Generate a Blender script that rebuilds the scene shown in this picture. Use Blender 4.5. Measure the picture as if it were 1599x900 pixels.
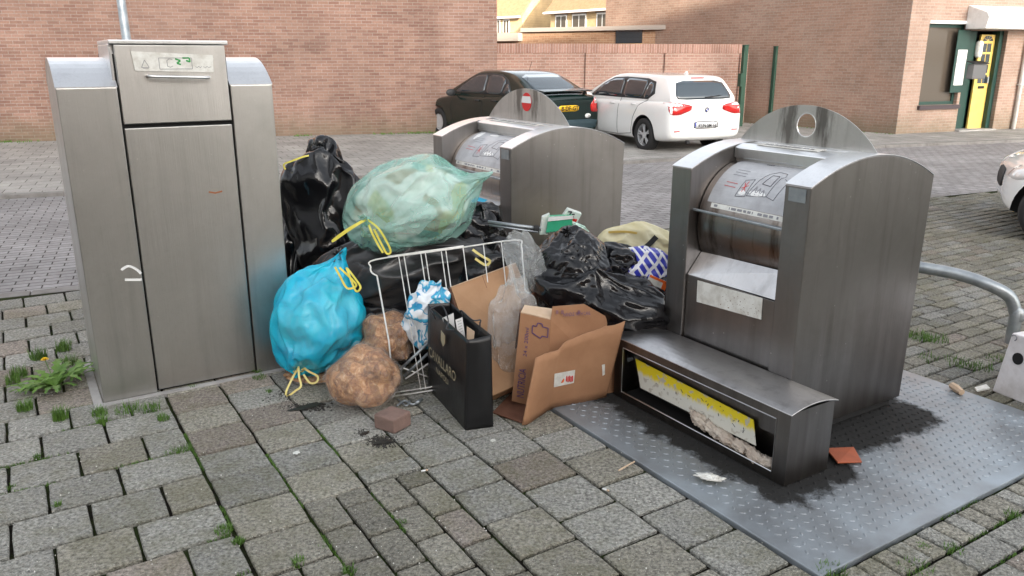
import bpy, bmesh, math, random
from mathutils import Vector, Matrix, noise
from mathutils.bvhtree import BVHTree
R=math.radians; pi=math.pi
for o in list(bpy.data.objects): bpy.data.objects.remove(o)
scene=bpy.context.scene; COL=scene.collection
random.seed(7)
# ---------------------------------------------------------------- camera
F=1247.0; PIT=math.atan(362/F); H=1.65
cam=bpy.data.cameras.new('camera'); co=bpy.data.objects.new('camera',cam); COL.objects.link(co)
cam.sensor_width=36; cam.lens=36*F/1599; cam.clip_end=500; cam.clip_start=.05
co.location=(0,0,H); co.rotation_euler=(pi/2-PIT,0,0); scene.camera=co
# ---------------------------------------------------------------- light
SUN_EL=R(12); SUN_AZ=R(158)      # azimuth clockwise from +Y : behind the camera, to its right
w=bpy.data.worlds.new('World'); scene.world=w; w.use_nodes=True
nt=w.node_tree; nt.nodes.clear()
sky=nt.nodes.new('ShaderNodeTexSky'); sky.sky_type='NISHITA'; sky.sun_disc=False
sky.sun_elevation=SUN_EL; sky.sun_rotation=SUN_AZ; sky.air_density=1.0; sky.dust_density=3.5; sky.ozone_density=.6
hs=nt.nodes.new('ShaderNodeHueSaturation'); hs.inputs['Saturation'].default_value=.28
bg=nt.nodes.new('ShaderNodeBackground'); bg.inputs[1].default_value=.15
wo=nt.nodes.new('ShaderNodeOutputWorld')
nt.links.new(sky.outputs[0],hs.inputs['Color']); nt.links.new(hs.outputs[0],bg.inputs[0]); nt.links.new(bg.outputs[0],wo.inputs[0])
sl=bpy.data.lights.new('sun','SUN'); sl.energy=3.2; sl.angle=R(.5); sl.color=(1,.9,.74)
so=bpy.data.objects.new('sun',sl); COL.objects.link(so)
sv=Vector((math.sin(SUN_AZ)*math.cos(SUN_EL),math.cos(SUN_AZ)*math.cos(SUN_EL),math.sin(SUN_EL)))
so.rotation_euler=sv.to_track_quat('Z','Y').to_euler()
vs=scene.view_settings; vs.view_transform='Standard'; vs.look='None'; vs.gamma=1; vs.exposure=2.2
# ---------------------------------------------------------------- point helpers
CP,SP=math.cos(PIT),math.sin(PIT)
def ray(x,y):
    u=(x-799.5)/F; v=(y-450)/F
    return Vector((u,CP-v*SP,-SP-v*CP))
def at(x,y,Y):
    d=ray(x,y); return Vector((0,0,H))+d*(Y/d.y)
def gz(x,y,z=0):
    d=ray(x,y); return Vector((0,0,H))+d*((z-H)/d.z)
TH=R(32); A=Vector((math.cos(TH),math.sin(TH),0)); B=Vector((-A.y,A.x,0))
def ab(a,b,z=0): return A*a+B*b+Vector((0,0,z))
# ---------------------------------------------------------------- object helpers
WM={}
def setp(o,label=None,cat=None,group=None,kind=None):
    if label: o['label']=label
    if cat: o['category']=cat
    if group: o['group']=group
    if kind: o['kind']=kind
    return o
def thing(name,label,cat,loc,rz=0,group=None):
    o=bpy.data.objects.new(name,None); COL.objects.link(o); o.empty_display_size=.1
    o.location=loc; o.rotation_euler=(0,0,rz)
    WM[o.name]=Matrix.Translation(loc)@Matrix.Rotation(rz,4,'Z')
    return setp(o,label,cat,group)
def link(name,me,parent=None,world=True):
    o=bpy.data.objects.new(name,me); COL.objects.link(o)
    if parent is not None:
        M=WM[parent.name]; o.parent=parent; WM[o.name]=M
        if world: me.transform(M.inverted())
    else: WM[o.name]=Matrix()
    return o
def mesh(name,vs_,fs,mat,parent=None,world=True,smooth=False,solid=0,bevel=0,seg=2,sub=0):
    me=bpy.data.meshes.new(name); me.from_pydata([tuple(v) for v in vs_],[],fs); me.update()
    bm=bmesh.new(); bm.from_mesh(me); bmesh.ops.recalc_face_normals(bm,faces=bm.faces); bm.to_mesh(me); bm.free()
    return fin(name,me,mat,parent,world,smooth,solid,bevel,seg,sub)
def fin(name,me,mat,parent=None,world=True,smooth=False,solid=0,bevel=0,seg=2,sub=0):
    if mat: me.materials.append(mat)
    if smooth:
        for p in me.polygons: p.use_smooth=True
    o=link(name,me,parent,world)
    if solid:
        m=o.modifiers.new('s','SOLIDIFY'); m.thickness=solid; m.offset=0
    if bevel:
        m=o.modifiers.new('b','BEVEL'); m.width=bevel; m.segments=seg; m.limit_method='ANGLE'; m.angle_limit=R(35)
    if sub:
        m=o.modifiers.new('u','SUBSURF'); m.levels=sub; m.render_levels=sub
    return o
class MB:
    def __init__(s): s.v=[]; s.f=[]
    def add(s,vs_,fs):
        n=len(s.v); s.v+= [Vector(v) for v in vs_]; s.f+=[tuple(i+n for i in f) for f in fs]; return s
    def box(s,lo,hi,M=None):
        x0,y0,z0=lo; x1,y1,z1=hi
        v=[(x0,y0,z0),(x1,y0,z0),(x1,y1,z0),(x0,y1,z0),(x0,y0,z1),(x1,y0,z1),(x1,y1,z1),(x0,y1,z1)]
        if M: v=[M@Vector(q) for q in v]
        return s.add(v,[(0,3,2,1),(4,5,6,7),(0,1,5,4),(1,2,6,5),(2,3,7,6),(3,0,4,7)])
    def prism(s,poly,axis,a0,a1):
        # poly 2D; axis 'x': poly=(y,z), 'y': poly=(x,z), 'z': poly=(x,y)
        def P(p,t): return (t,p[0],p[1]) if axis=='x' else ((p[0],t,p[1]) if axis=='y' else (p[0],p[1],t))
        n=len(poly); v=[P(p,a0) for p in poly]+[P(p,a1) for p in poly]
        return s.add(v,[tuple(range(n)),tuple(range(2*n-1,n-1,-1))]+[(i,(i+1)%n,n+(i+1)%n,n+i) for i in range(n)])
    def slab(s,pts,th):
        pts=[Vector(p) for p in pts]; n=len(pts)
        nr=Vector((0,0,0))
        for i in range(n): nr+= (pts[i]-pts[0]).cross(pts[(i+1)%n]-pts[0])
        nr.normalize(); h=nr*(th/2)
        v=[p+h for p in pts]+[p-h for p in pts]
        return s.add(v,[tuple(range(n)),tuple(range(2*n-1,n-1,-1))]+[(i,(i+1)%n,n+(i+1)%n,n+i) for i in range(n)])
    def tube(s,pts,r,n=8,closed=False):
        pts=[Vector(p) for p in pts]; m=len(pts); rs=r if isinstance(r,(list,tuple)) else [r]*m
        ref=None; base=len(s.v)
        for i,p in enumerate(pts):
            a=pts[(i-1)%m] if (i>0 or closed) else p; b=pts[(i+1)%m] if (i<m-1 or closed) else p
            t=(b-a).normalized()
            if ref is None:
                ref=t.orthogonal().normalized()
            ref=(ref-t*ref.dot(t)).normalized(); bi=t.cross(ref)
            for k in range(n):
                an=2*pi*k/n; s.v.append(p+(ref*math.cos(an)+bi*math.sin(an))*rs[i])
        for i in range(m if closed else m-1):
            j=(i+1)%m
            for k in range(n): s.f.append((base+i*n+k,base+i*n+(k+1)%n,base+j*n+(k+1)%n,base+j*n+k))
        if not closed:
            s.f.append(tuple(base+k for k in range(n-1,-1,-1))); s.f.append(tuple(base+(m-1)*n+k for k in range(n)))
        return s
    def ribbon(s,pts,w,up=(0,0,1),th=.0015):
        pts=[Vector(p) for p in pts]; up=Vector(up)
        L=[];Rr=[]
        for i,p in enumerate(pts):
            t=(pts[min(i+1,len(pts)-1)]-pts[max(i-1,0)]).normalized(); sd=t.cross(up)
            sd=sd.normalized() if sd.length>1e-4 else t.orthogonal().normalized()
            L.append(p+sd*w/2);Rr.append(p-sd*w/2)
        for i in range(len(pts)-1): s.slab([L[i],L[i+1],Rr[i+1],Rr[i]],th)
        return s
    def build(s,name,mat,parent=None,**k): return mesh(name,s.v,s.f,mat,parent,**k)
def smooth_path(pts,n=6):
    pts=[Vector(p) for p in pts]; out=[]
    for i in range(len(pts)-1):
        p0=pts[max(i-1,0)];p1=pts[i];p2=pts[i+1];p3=pts[min(i+2,len(pts)-1)]
        for k in range(n):
            t=k/n; out.append(.5*((2*p1)+(p2-p0)*t+(2*p0-5*p1+4*p2-p3)*t*t+(3*p1-p0-3*p2+p3)*t**3))
    out.append(pts[-1]); return out
def textquad(name,txt,TL,TR,BR,BL,mat,parent,world=True,off=.002,flip=False,bold=0):
    cu=bpy.data.curves.new('t','FONT'); cu.body=txt; cu.size=1; cu.resolution_u=3; cu.offset=bold
    o=bpy.data.objects.new('t',cu); COL.objects.link(o); bpy.context.view_layer.update()
    dg=bpy.context.evaluated_depsgraph_get(); me=bpy.data.meshes.new_from_object(o.evaluated_get(dg))
    bpy.data.objects.remove(o); bpy.data.curves.remove(cu)
    xs=[v.co.x for v in me.vertices]; ys=[v.co.y for v in me.vertices]
    x0,x1,y0,y1=min(xs),max(xs),min(ys),max(ys)
    TL,TR,BR,BL=[Vector(p) for p in (TL,TR,BR,BL)]
    n=(TR-TL).cross(BL-TL).normalized()*(-off)
    if flip: n=-n
    for v in me.vertices:
        s=(v.co.x-x0)/(x1-x0); t=(v.co.y-y0)/(y1-y0)
        v.co=(BL.lerp(BR,s)).lerp(TL.lerp(TR,s),t)+n
    me.materials.clear()
    return fin(name,me,mat,parent,world)
# ---------------------------------------------------------------- materials
def mat(name,base=(.5,.5,.5),rough=.5,metal=0,spec=.5,alpha=1,trans=0,ior=1.45,coat=0):
    m=bpy.data.materials.new(name); m.use_nodes=True; b=m.node_tree.nodes['Principled BSDF']
    b.inputs['Base Color'].default_value=(*base,1); b.inputs['Roughness'].default_value=rough; b.inputs['Metallic'].default_value=metal
    b.inputs['Specular IOR Level'].default_value=spec; b.inputs['Alpha'].default_value=alpha
    b.inputs['Transmission Weight'].default_value=trans; b.inputs['IOR'].default_value=ior; b.inputs['Coat Weight'].default_value=coat
    return m
class N:
    def __init__(s,m): s.m=m; s.t=m.node_tree; s.b=s.t.nodes['Principled BSDF']; s.tc=s.t.nodes.new('ShaderNodeTexCoord')
    def l(s,a,b): s.t.links.new(a,b)
    def n(s,k,**kw):
        x=s.t.nodes.new(k)
        for a,b in kw.items(): setattr(x,a,b)
        return x
    def mp(s,scale=(1,1,1),src='Object',rot=(0,0,0),loc=(0,0,0)):
        x=s.n('ShaderNodeMapping'); x.inputs['Scale'].default_value=scale; x.inputs['Rotation'].default_value=rot; x.inputs['Location'].default_value=loc
        s.l(s.tc.outputs[src],x.inputs[0]); return x.outputs[0]
    def noise(s,vec,scale,detail=4,rough=.55,dist=0):
        x=s.n('ShaderNodeTexNoise'); x.inputs['Scale'].default_value=scale; x.inputs['Detail'].default_value=detail; x.inputs['Roughness'].default_value=rough; x.inputs['Distortion'].default_value=dist
        s.l(vec,x.inputs['Vector']); return x.outputs[0]
    def vor(s,vec,scale,feature='F1',out='Distance'):
        x=s.n('ShaderNodeTexVoronoi'); x.feature=feature; x.inputs['Scale'].default_value=scale; s.l(vec,x.inputs['Vector']); return x.outputs[out]
    def ramp(s,src,*st,interp='LINEAR'):
        x=s.n('ShaderNodeValToRGB'); e=x.color_ramp.elements; x.color_ramp.interpolation=interp
        def c4(c): return (c,c,c,1) if isinstance(c,(int,float)) else (*c,1)
        e[0].position,e[0].color=st[0][0],c4(st[0][1]); e[1].position,e[1].color=st[-1][0],c4(st[-1][1])
        for p,c in st[1:-1]:
            q=e.new(p); q.color=c4(c)
        s.l(src,x.inputs[0]); return x.outputs[0]
    def mix(s,f,a,b,bt='MIX'):
        x=s.n('ShaderNodeMix',data_type='RGBA',blend_type=bt); x.clamp_factor=True
        for i,v in ((0,f),(6,a),(7,b)):
            if isinstance(v,(int,float)): x.inputs[i].default_value=v if i==0 else (v,v,v,1)
            elif isinstance(v,tuple): x.inputs[i].default_value=(*v,1)
            else: s.l(v,x.inputs[i])
        return x.outputs[2]
    def math(s,op,a,b=0.0,c=None):
        x=s.n('ShaderNodeMath',operation=op)
        for i,v in enumerate((a,b)+((c,) if c is not None else ())):
            if isinstance(v,(int,float)): x.inputs[i].default_value=v
            else: s.l(v,x.inputs[i])
        return x.outputs[0]
    def bump(s,h,st=.5,dist=.01,prev=None):
        x=s.n('ShaderNodeBump'); x.inputs['Strength'].default_value=st; x.inputs['Distance'].default_value=dist; s.l(h,x.inputs['Height'])
        if prev: s.l(prev,x.inputs['Normal'])
        return x.outputs[0]
    def set(s,**k):
        nm=dict(color='Base Color',rough='Roughness',normal='Normal',alpha='Alpha',metal='Metallic')
        for a,v in k.items(): s.l(v,s.b.inputs[nm[a]])
        return s.m
def brushed(name,c1,c2,rough=(.28,.5),streak=.35,dirtcol=(.05,.04,.035),low=0,metal=1.0,stain=None):
    m=mat(name,c1,.4,metal); n=N(m)
    o=n.mp((1,1,1)); big=n.noise(o,2.2,5,.6,.4); fine=n.noise(n.mp((160,160,5)),1,3)
    st=n.noise(n.mp((17,17,1.1)),1,5,.6,.2); grain=n.noise(o,90,3)
    c=n.mix(n.ramp(big,(.3,0),(.7,1)),c1,c2)
    c=n.mix(n.math('MULTIPLY',n.ramp(st,(.52,0),(.72,1)),streak),c,dirtcol)
    c=n.mix(n.math('MULTIPLY',n.ramp(grain,(.55,0),(.8,1)),.18),c,(.3,.26,.22))
    spots=n.vor(o,14); sp=n.ramp(spots,(.035,1),(.06,0))
    c=n.mix(n.math('MULTIPLY',sp,.5),c,(.65,.63,.6))
    if stain:
        sy=n.n('ShaderNodeSeparateXYZ'); n.l(o,sy.inputs[0]); ax=n.math('ABSOLUTE',n.math('SUBTRACT',n.math('ABSOLUTE',n.math('SUBTRACT',sy.outputs[1],stain[0])),.095))
        q=n.math('ADD',ax,n.math('MULTIPLY',n.math('SUBTRACT',n.noise(n.mp((1,26,5)),1,5,.7),.5),.16)); qz=n.math('ADD',sy.outputs[2],n.math('MULTIPLY',n.math('SUBTRACT',n.noise(n.mp((1,40,1)),1,3),.5),.25))
        f=n.math('MULTIPLY',n.ramp(q,(.015,1),(.055,0)),n.ramp(n.math('SUBTRACT',qz,1.0),(.20,0),(.30,1))); c=n.mix(n.math('MULTIPLY',f,.72),c,(.07,.06,.052))
    if low:
        sx=n.n('ShaderNodeSeparateXYZ'); n.l(o,sx.inputs[0])
        hz=n.math('ADD',sx.outputs[2],n.math('MULTIPLY',n.math('SUBTRACT',n.noise(n.mp((14,14,1.5)),1,4),.5),.9*low))
        g=n.ramp(hz,(0,1),(low,0)); c=n.mix(n.math('MULTIPLY',g,.7),c,dirtcol)
    r=n.math('ADD',n.math('MULTIPLY',big,rough[1]-rough[0]),rough[0]); r=n.math('ADD',r,n.math('MULTIPLY',n.math('SUBTRACT',fine,.5),.12))
    return n.set(color=c,rough=r,normal=n.bump(n.math('ADD',fine,n.math('MULTIPLY',big,3)),.25,.0015))
M={}
M['steel']=brushed('steel',(.56,.548,.53),(.42,.41,.39),(.3,.46),.12)
M['steel_dark']=brushed('steel_dark',(.33,.315,.305),(.235,.222,.215),(.28,.46),.22,low=.6)
M['steel_lit']=brushed('steel_lit',(.78,.78,.78),(.68,.68,.69),(.3,.42),.10)  # paler copy of the steel, sky light put into the colour
M['steel_fin']=brushed('steel_fin',(.5,.49,.475),(.36,.35,.34),(.3,.45),.4)
M['drum']=brushed('drum',(.36,.33,.31),(.24,.215,.2),(.22,.38),.85,(.06,.035,.022))
M['step']=brushed('step',(.62,.61,.61),(.47,.46,.46),(.25,.4),.25,low=.12)
M['black']=mat('black',(.012,.012,.013),.7)
M['rubber']=mat('rubber',(.02,.02,.021),.75)
M['galv']=mat('galv',(.33,.36,.38),.42,.75)
n=N(M['galv']); n.set(color=n.ramp(n.noise(n.mp(),14,5),(.3,(.26,.29,.31)),(.7,(.42,.45,.47))))
def stained(name,c1,c2,rough=.6,scale=9):
    m=mat(name,c1,rough); n=N(m); o=n.mp(); return n.set(color=n.mix(n.ramp(n.noise(o,scale,6,.65),(.42,0),(.66,1)),c1,c2),normal=n.bump(n.noise(o,60,4),.15,.002))
M['label']=stained('label',(.74,.74,.70),(.52,.5,.45),.45,12)
M['labelgrey']=stained('labelgrey',(.46,.47,.49),(.36,.36,.38),.4,8)
M['ink']=mat('ink',(.06,.06,.07),.5); M['inkgrey']=mat('inkgrey',(.25,.25,.27),.5)
M['inkred']=mat('inkred',(.6,.05,.05),.5); M['inkgreen']=mat('inkgreen',(.03,.30,.07),.5); M['white']=mat('white',(.78,.78,.77),.45)
M['purple']=mat('purple',(.10,.055,.16),.6); M['gold']=mat('gold',(.42,.36,.24),.45,.2); M['orange']=mat('orange',(.75,.13,.02),.5)
M['cyan']=mat('cyan',(.02,.42,.65),.4)
M['red']=mat('red',(.62,.02,.02),.35)
# pavers
def paver_mat():
    m=mat('paver',(.2,.19,.18),.82,spec=.3); n=N(m); o=n.mp()
    at_=n.n('ShaderNodeVertexColor'); at_.layer_name='Col'
    n1=n.noise(o,9,8,.65); n2=n.noise(o,1.3,5,.6); n3=n.noise(o,70,5,.7)
    c=n.mix(.8,at_.outputs[0],n.ramp(n1,(.3,.72),(.7,1.22)),'MULTIPLY')
    c=n.mix(.75,c,n.ramp(n3,(.34,.22),(.64,1.75)),'MULTIPLY')
    sp=n.ramp(n.vor(o,120),(.16,1),(.24,0)); spn=n.ramp(n.noise(o,45,2),(.5,0),(.58,1))
    c=n.mix(n.math('MULTIPLY',sp,n.math('MULTIPLY',spn,.9)),c,(.52,.50,.46))
    dk=n.ramp(n.vor(n.mp((1,1,1),loc=(3,5,1)),95),(.12,1),(.2,0)); c=n.mix(n.math('MULTIPLY',dk,.5),c,(.03,.028,.025))
    ms=n.ramp(n.math('MULTIPLY',n1,n2),(.21,0),(.34,1)); c=n.mix(n.math('MULTIPLY',ms,.5),c,(.105,.10,.05)); lic=n.ramp(n.noise(n.mp(loc=(11,4,0)),6,8,.75),(.62,0),(.70,1)); c=n.mix(n.math('MULTIPLY',lic,.4),c,(.40,.39,.35))
    h=n.math('ADD',n.math('MULTIPLY',n3,1.0),n.math('MULTIPLY',n.vor(o,110),.8)); 
    return n.set(color=c,normal=n.bump(h,1,.009))
M['paver']=paver_mat()
def soil_mat():
    m=mat('soil',(.03,.026,.02),.95,spec=.1); n=N(m); o=n.mp(); a=n.noise(o,5,6,.7); b=n.noise(o,80,4,.7)
    c=n.mix(n.ramp(a,(.44,0),(.58,1)),(.012,.010,.008),(.024,.036,.010)); c=n.mix(n.ramp(b,(.55,0),(.8,1)),c,(.06,.055,.04))
    return n.set(color=c,normal=n.bump(b,1,.01))
M['soil']=soil_mat()
def brick_mat(name,c1,c2,mort,vert=True,bw=.21,bh=.0625,ms=.011,rot=0,bumpd=.006,patch=None,rough=.85,swap=False,var=.5):
    m=mat(name,c1,rough,spec=.25); n=N(m)
    if vert:
        sx=n.n('ShaderNodeSeparateXYZ'); n.l(n.tc.outputs['Object'],sx.inputs[0]); cx=n.n('ShaderNodeCombineXYZ')
        n.l(sx.outputs[1 if swap else 0],cx.inputs[0]); n.l(sx.outputs[2],cx.inputs[1]); v=cx.outputs[0]
    else: v=n.mp(rot=(0,0,rot))
    b=n.n('ShaderNodeTexBrick'); n.l(v,b.inputs['Vector']); b.inputs['Scale'].default_value=1; b.inputs['Brick Width'].default_value=bw; b.inputs['Row Height'].default_value=bh
    b.inputs['Mortar Size'].default_value=ms/2; b.inputs['Mortar Smooth'].default_value=.3; b.inputs['Bias'].default_value=0
    b.inputs['Color1'].default_value=(*c1,1); b.inputs['Color2'].default_value=(*c2,1); b.inputs['Mortar'].default_value=(*mort,1)
    o=n.mp(); n1=n.noise(o,.9,6,.6,.3); n2=n.noise(o,25,5,.7)
    c=n.mix(var,b.outputs[0],n.ramp(n1,(.3,.66),(.7,1.3)),'MULTIPLY'); c=n.mix(.5,c,n.ramp(n2,(.3,.7),(.7,1.3)),'MULTIPLY')
    if patch: 
        n3=n.noise(n.mp(loc=(7,3,2)),.55,6,.7,.5); c=n.mix(n.math('MULTIPLY',n.ramp(n3,(.45,0),(.7,1)),.3),c,patch)
    if vert:
        hz=n.math('ADD',sx.outputs[2],n.math('MULTIPLY',n.math('SUBTRACT',n.noise(n.mp((1,1,.6)),2.2,6,.7),.5),1.3))
        c=n.mix(n.math('MULTIPLY',n.ramp(hz,(0,1),(.55,0)),.5),c,(.12,.115,.07))
    h=n.math('SUBTRACT',n.math('MULTIPLY',n2,.35),b.outputs[1])
    return n.set(color=c,normal=n.bump(h,.6,bumpd))
M['brick_left']=brick_mat('brick_left',(.275,.168,.132),(.195,.110,.085),(.275,.235,.205),patch=(.33,.23,.19),var=.7,bw=.22)
M['brick_side']=brick_mat('brick_side',(.335,.23,.18),(.275,.18,.138),(.32,.275,.235),patch=(.40,.20,.13),swap=True)
M['brick_pink']=brick_mat('brick_pink',(.375,.262,.208),(.31,.21,.162),(.36,.31,.27))
M['brick_garden']=brick_mat('brick_garden',(.35,.21,.165),(.27,.155,.12),(.36,.31,.27),patch=(.42,.35,.31))
M['brick_solid']=brick_mat('brick_solid',(.34,.20,.16),(.24,.135,.105),(.36,.30,.26),bw=.065,bh=.5)
M['brick_far']=brick_mat('brick_far',(.50,.36,.19),(.44,.31,.16),(.5,.4,.27))
M['brick_garage']=brick_mat('brick_garage',(.36,.22,.14),(.28,.16,.10),(.36,.28,.2))
M['brick_block']=brick_mat('brick_block',(.36,.24,.17),(.28,.18,.13),(.3,.26,.22))
M['road']=brick_mat('road',(.31,.30,.30),(.235,.225,.225),(.05,.045,.04),vert=False,bw=.2,bh=.1,ms=.012,rot=R(-24),patch=(.21,.20,.195),var=.7)
M['walk']=brick_mat('walk',(.33,.32,.30),(.27,.26,.245),(.09,.085,.07),vert=False,bw=.3,bh=.3,ms=.012,rot=R(-24),var=.8)
M['kerb']=stained('kerb',(.22,.21,.2),(.15,.14,.13),.85,6)
def noisy(name,c1,c2,scale=8,rough=.6,b=.1,bs=50,metal=0,d=.003):
    m=mat(name,c1,rough,metal); n=N(m); o=n.mp(); return n.set(color=n.ramp(n.noise(o,scale,5,.6),(.35,c1),(.65,c2)),normal=n.bump(n.noise(o,bs,4),b,d))
M['card']=noisy('card',(.40,.235,.13),(.34,.19,.10),7,.8,.12,90)
M['card2']=noisy('card2',(.40,.215,.118),(.33,.17,.09),6,.8,.12,90)
M['cardlight']=noisy('cardlight',(.62,.47,.34),(.52,.38,.26),12,.8)
M['carddark']=noisy('carddark',(.17,.075,.045),(.12,.05,.03),12,.8)
def film(name,col,rough,alpha=1,bumps=((30,.5,.004),),mott=None,coat=0,spec=.5):
    m=mat(name,col,rough,alpha=alpha,spec=spec,coat=coat); n=N(m); o=n.mp(); pv=None
    w1=n.noise(o,6,2); dv=n.n('ShaderNodeVectorMath',operation='ADD'); n.l(o,dv.inputs[0])
    nn=n.n('ShaderNodeTexNoise'); nn.inputs['Scale'].default_value=5; n.l(o,nn.inputs['Vector']); sc=n.n('ShaderNodeVectorMath',operation='SCALE'); sc.inputs[3].default_value=.25; n.l(nn.outputs[1],sc.inputs[0]); n.l(sc.outputs[0],dv.inputs[1])
    for s_,st,d in bumps:
        v=n.vor(dv.outputs[0],s_,'DISTANCE_TO_EDGE'); h=n.ramp(v,(0,1),(.16,0)); 
        a=n.noise(dv.outputs[0],s_*1.6,3,.6); h2=n.math('ABSOLUTE',n.math('SUBTRACT',a,.5)); h=n.math('SUBTRACT',n.math('MULTIPLY',h,.35),n.math('MULTIPLY',h2,2.5))
        pv=n.bump(h,st,d,pv)
    n.set(normal=pv)
    if mott: n.set(color=n.ramp(n.noise(dv.outputs[0],mott[0],3,.6),*mott[1]))
    return m
M['bagblack']=film('bagblack',(.006,.006,.0075),.15,bumps=((7,.12,.008),(30,.15,.003)),spec=.6)
M['baggrey']=film('baggrey',(.028,.028,.029),.27,bumps=((7,.12,.008),(30,.12,.003)),spec=.7)
M['baggreen']=film('baggreen',(.11,.36,.29),.24,alpha=.46,bumps=((9,.25,.008),(34,.35,.004)),mott=(5,((.35,(.18,.50,.42)),(.65,(.50,.74,.67)))),spec=.7)
M['bagblue']=film('bagblue',(.01,.52,.78),.25,alpha=.74,bumps=((9,.25,.008),(34,.35,.004)),mott=(5,((.35,(.004,.46,.74)),(.65,(.02,.60,.82)))),spec=.7)
M['bagclear']=film('bagclear',(.66,.70,.71),.08,alpha=.27,spec=1.0,bumps=((10,.6,.02),(30,.5,.006)))
M['bagwrap']=film('bagwrap',(.85,.80,.76),.09,alpha=.15,spec=1.0,bumps=((14,.8,.014),(36,.8,.006)))
M['tie']=noisy('tie',(.78,.70,.13),(.70,.60,.08),20,.4)
M['tiepale']=noisy('tiepale',(.78,.68,.28),(.72,.60,.2),20,.4)
def shred(name,cs,scale=22):
    m=mat(name,cs[0],.55); n=N(m); o=n.mp()
    nn=n.noise(o,6,3); a=n.vor(n.mp((1,1,.45)),scale*2.2,'F1','Color'); b=n.noise(o,scale*1.5,5,.7,1.5)
    sx=n.n('ShaderNodeSeparateColor'); n.l(a,sx.inputs[0])
    c=n.ramp(b,(.30,cs[2]),(.45,cs[0]),(.58,cs[1]),(.72,cs[3])); c=n.mix(.6,c,n.ramp(sx.outputs[0],(0,.45),(1,1.35)),'MULTIPLY')
    return n.set(color=c,normal=n.bump(n.math('ADD',b,n.math('MULTIPLY',n.vor(o,scale*3),.5)),1,.02))
M['shred']=shred('shred',((.38,.16,.055),(.58,.30,.12),(.12,.038,.012),(.82,.62,.42)),12)
def trash(name,sc=9):
    m=mat(name,(.5,.5,.5),.6); n=N(m); o=n.mp()
    v=n.vor(n.mp((1,1.3,.8)),sc,'F1','Color'); sx=n.n('ShaderNodeSeparateColor'); n.l(v,sx.inputs[0])
    return n.set(color=n.ramp(sx.outputs[0],(0,(.75,.76,.72)),(.3,(.16,.30,.26)),(.45,(.72,.70,.62)),(.6,(.40,.24,.13)),(.72,(.7,.75,.72)),(.86,(.5,.46,.18)),(1,(.12,.14,.13)),interp='CONSTANT'),normal=n.bump(n.noise(o,20,3),.6,.02))
M['trash']=trash('trash',8)
M['glass']=mat('glass',(.02,.034,.045),.04,spec=.9,ior=1.7)
M['glasswin']=mat('glasswin',(.085,.07,.055),.06,spec=.7)
M['weed']=noisy('weed',(.10,.20,.03),(.06,.13,.02),6,.6); M['weed2']=noisy('weed2',(.12,.23,.035),(.07,.15,.025),9,.6)
M['yellowflower']=mat('yellowflower',(.8,.55,.01),.6)
M['post']=noisy('post',(.012,.05,.032),(.02,.065,.04),5,.5); M['dkgreen']=mat('dkgreen',(.01,.045,.035),.45)
M['whitepaint']=stained('whitepaint',(.78,.77,.75),(.62,.6,.57),.5,4)
M['yellowdoor']=noisy('yellowdoor',(.72,.52,.14),(.66,.46,.11),3,.45)
M['conc']=stained('conc',(.36,.35,.34),(.26,.25,.24),.85,5)
M['tiles']=noisy('tiles',(.42,.22,.12),(.34,.17,.09),4,.8)
# ================================================================ SETTING
def flat(name,poly,z,m,th=0,kind='structure'):
    mb=MB()
    if th: mb.prism(poly,'z',z-th,z)
    else: mb.add([(x,y,z) for x,y in poly],[tuple(range(len(poly)))])
    return setp(mb.build(name,m),kind=kind)
NK=[(-16,-.2),(-3.5,5.55),(1.3,7.75),(5.4,9.85),(7.5,10.8),(20,16.2)]       # near kerb line
FK=[(-26,1.6),(-6.4,9.75),(-3.08,11.0),(1.81,13.1),(7.2,15.55),(12,17.1),(30,23.5)] # far kerb line
flat('ground',[(-250,-250),(250,-250),(250,250),(-250,250)],-.09,M['conc'])
flat('road',NK+FK[::-1],-.05,M['road'])
flat('pavement_bed',[(-16,-12),(20,-12)]+NK[::-1],-.016,M['soil'])
flat('sidewalk',[(p[0],p[1]+.12) for p in FK]+[(30,45),(-26,45)],0,M['walk'],.09)
def strip(line,wd,z0,z1,name,m,seg=1.0):
    mb=MB(); 
    for (x0,y0),(x1,y1) in zip(line[:-1],line[1:]):
        L=math.hypot(x1-x0,y1-y0); n=max(1,int(L/seg)); d=Vector((x1-x0,y1-y0,0)).normalized(); q=Vector((-d.y,d.x,0))
        for i in range(n):
            a=Vector((x0,y0,0))+d*(L*i/n+.004); b=Vector((x0,y0,0))+d*(L*(i+1)/n-.004)
            mb.slab([a+Vector((0,0,(z0+z1)/2)),b+Vector((0,0,(z0+z1)/2)),b+q*wd+Vector((0,0,(z0+z1)/2)),a+q*wd+Vector((0,0,(z0+z1)/2))],z1-z0)
    return setp(mb.build(name,m,bevel=.008),kind='structure')
strip(FK,.115,-.1,.004,'kerb',M['kerb'])
strip([(p[0],p[1]) for p in NK[:4]],.13,-.1,-.012,'kerb',M['kerb'])
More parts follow.
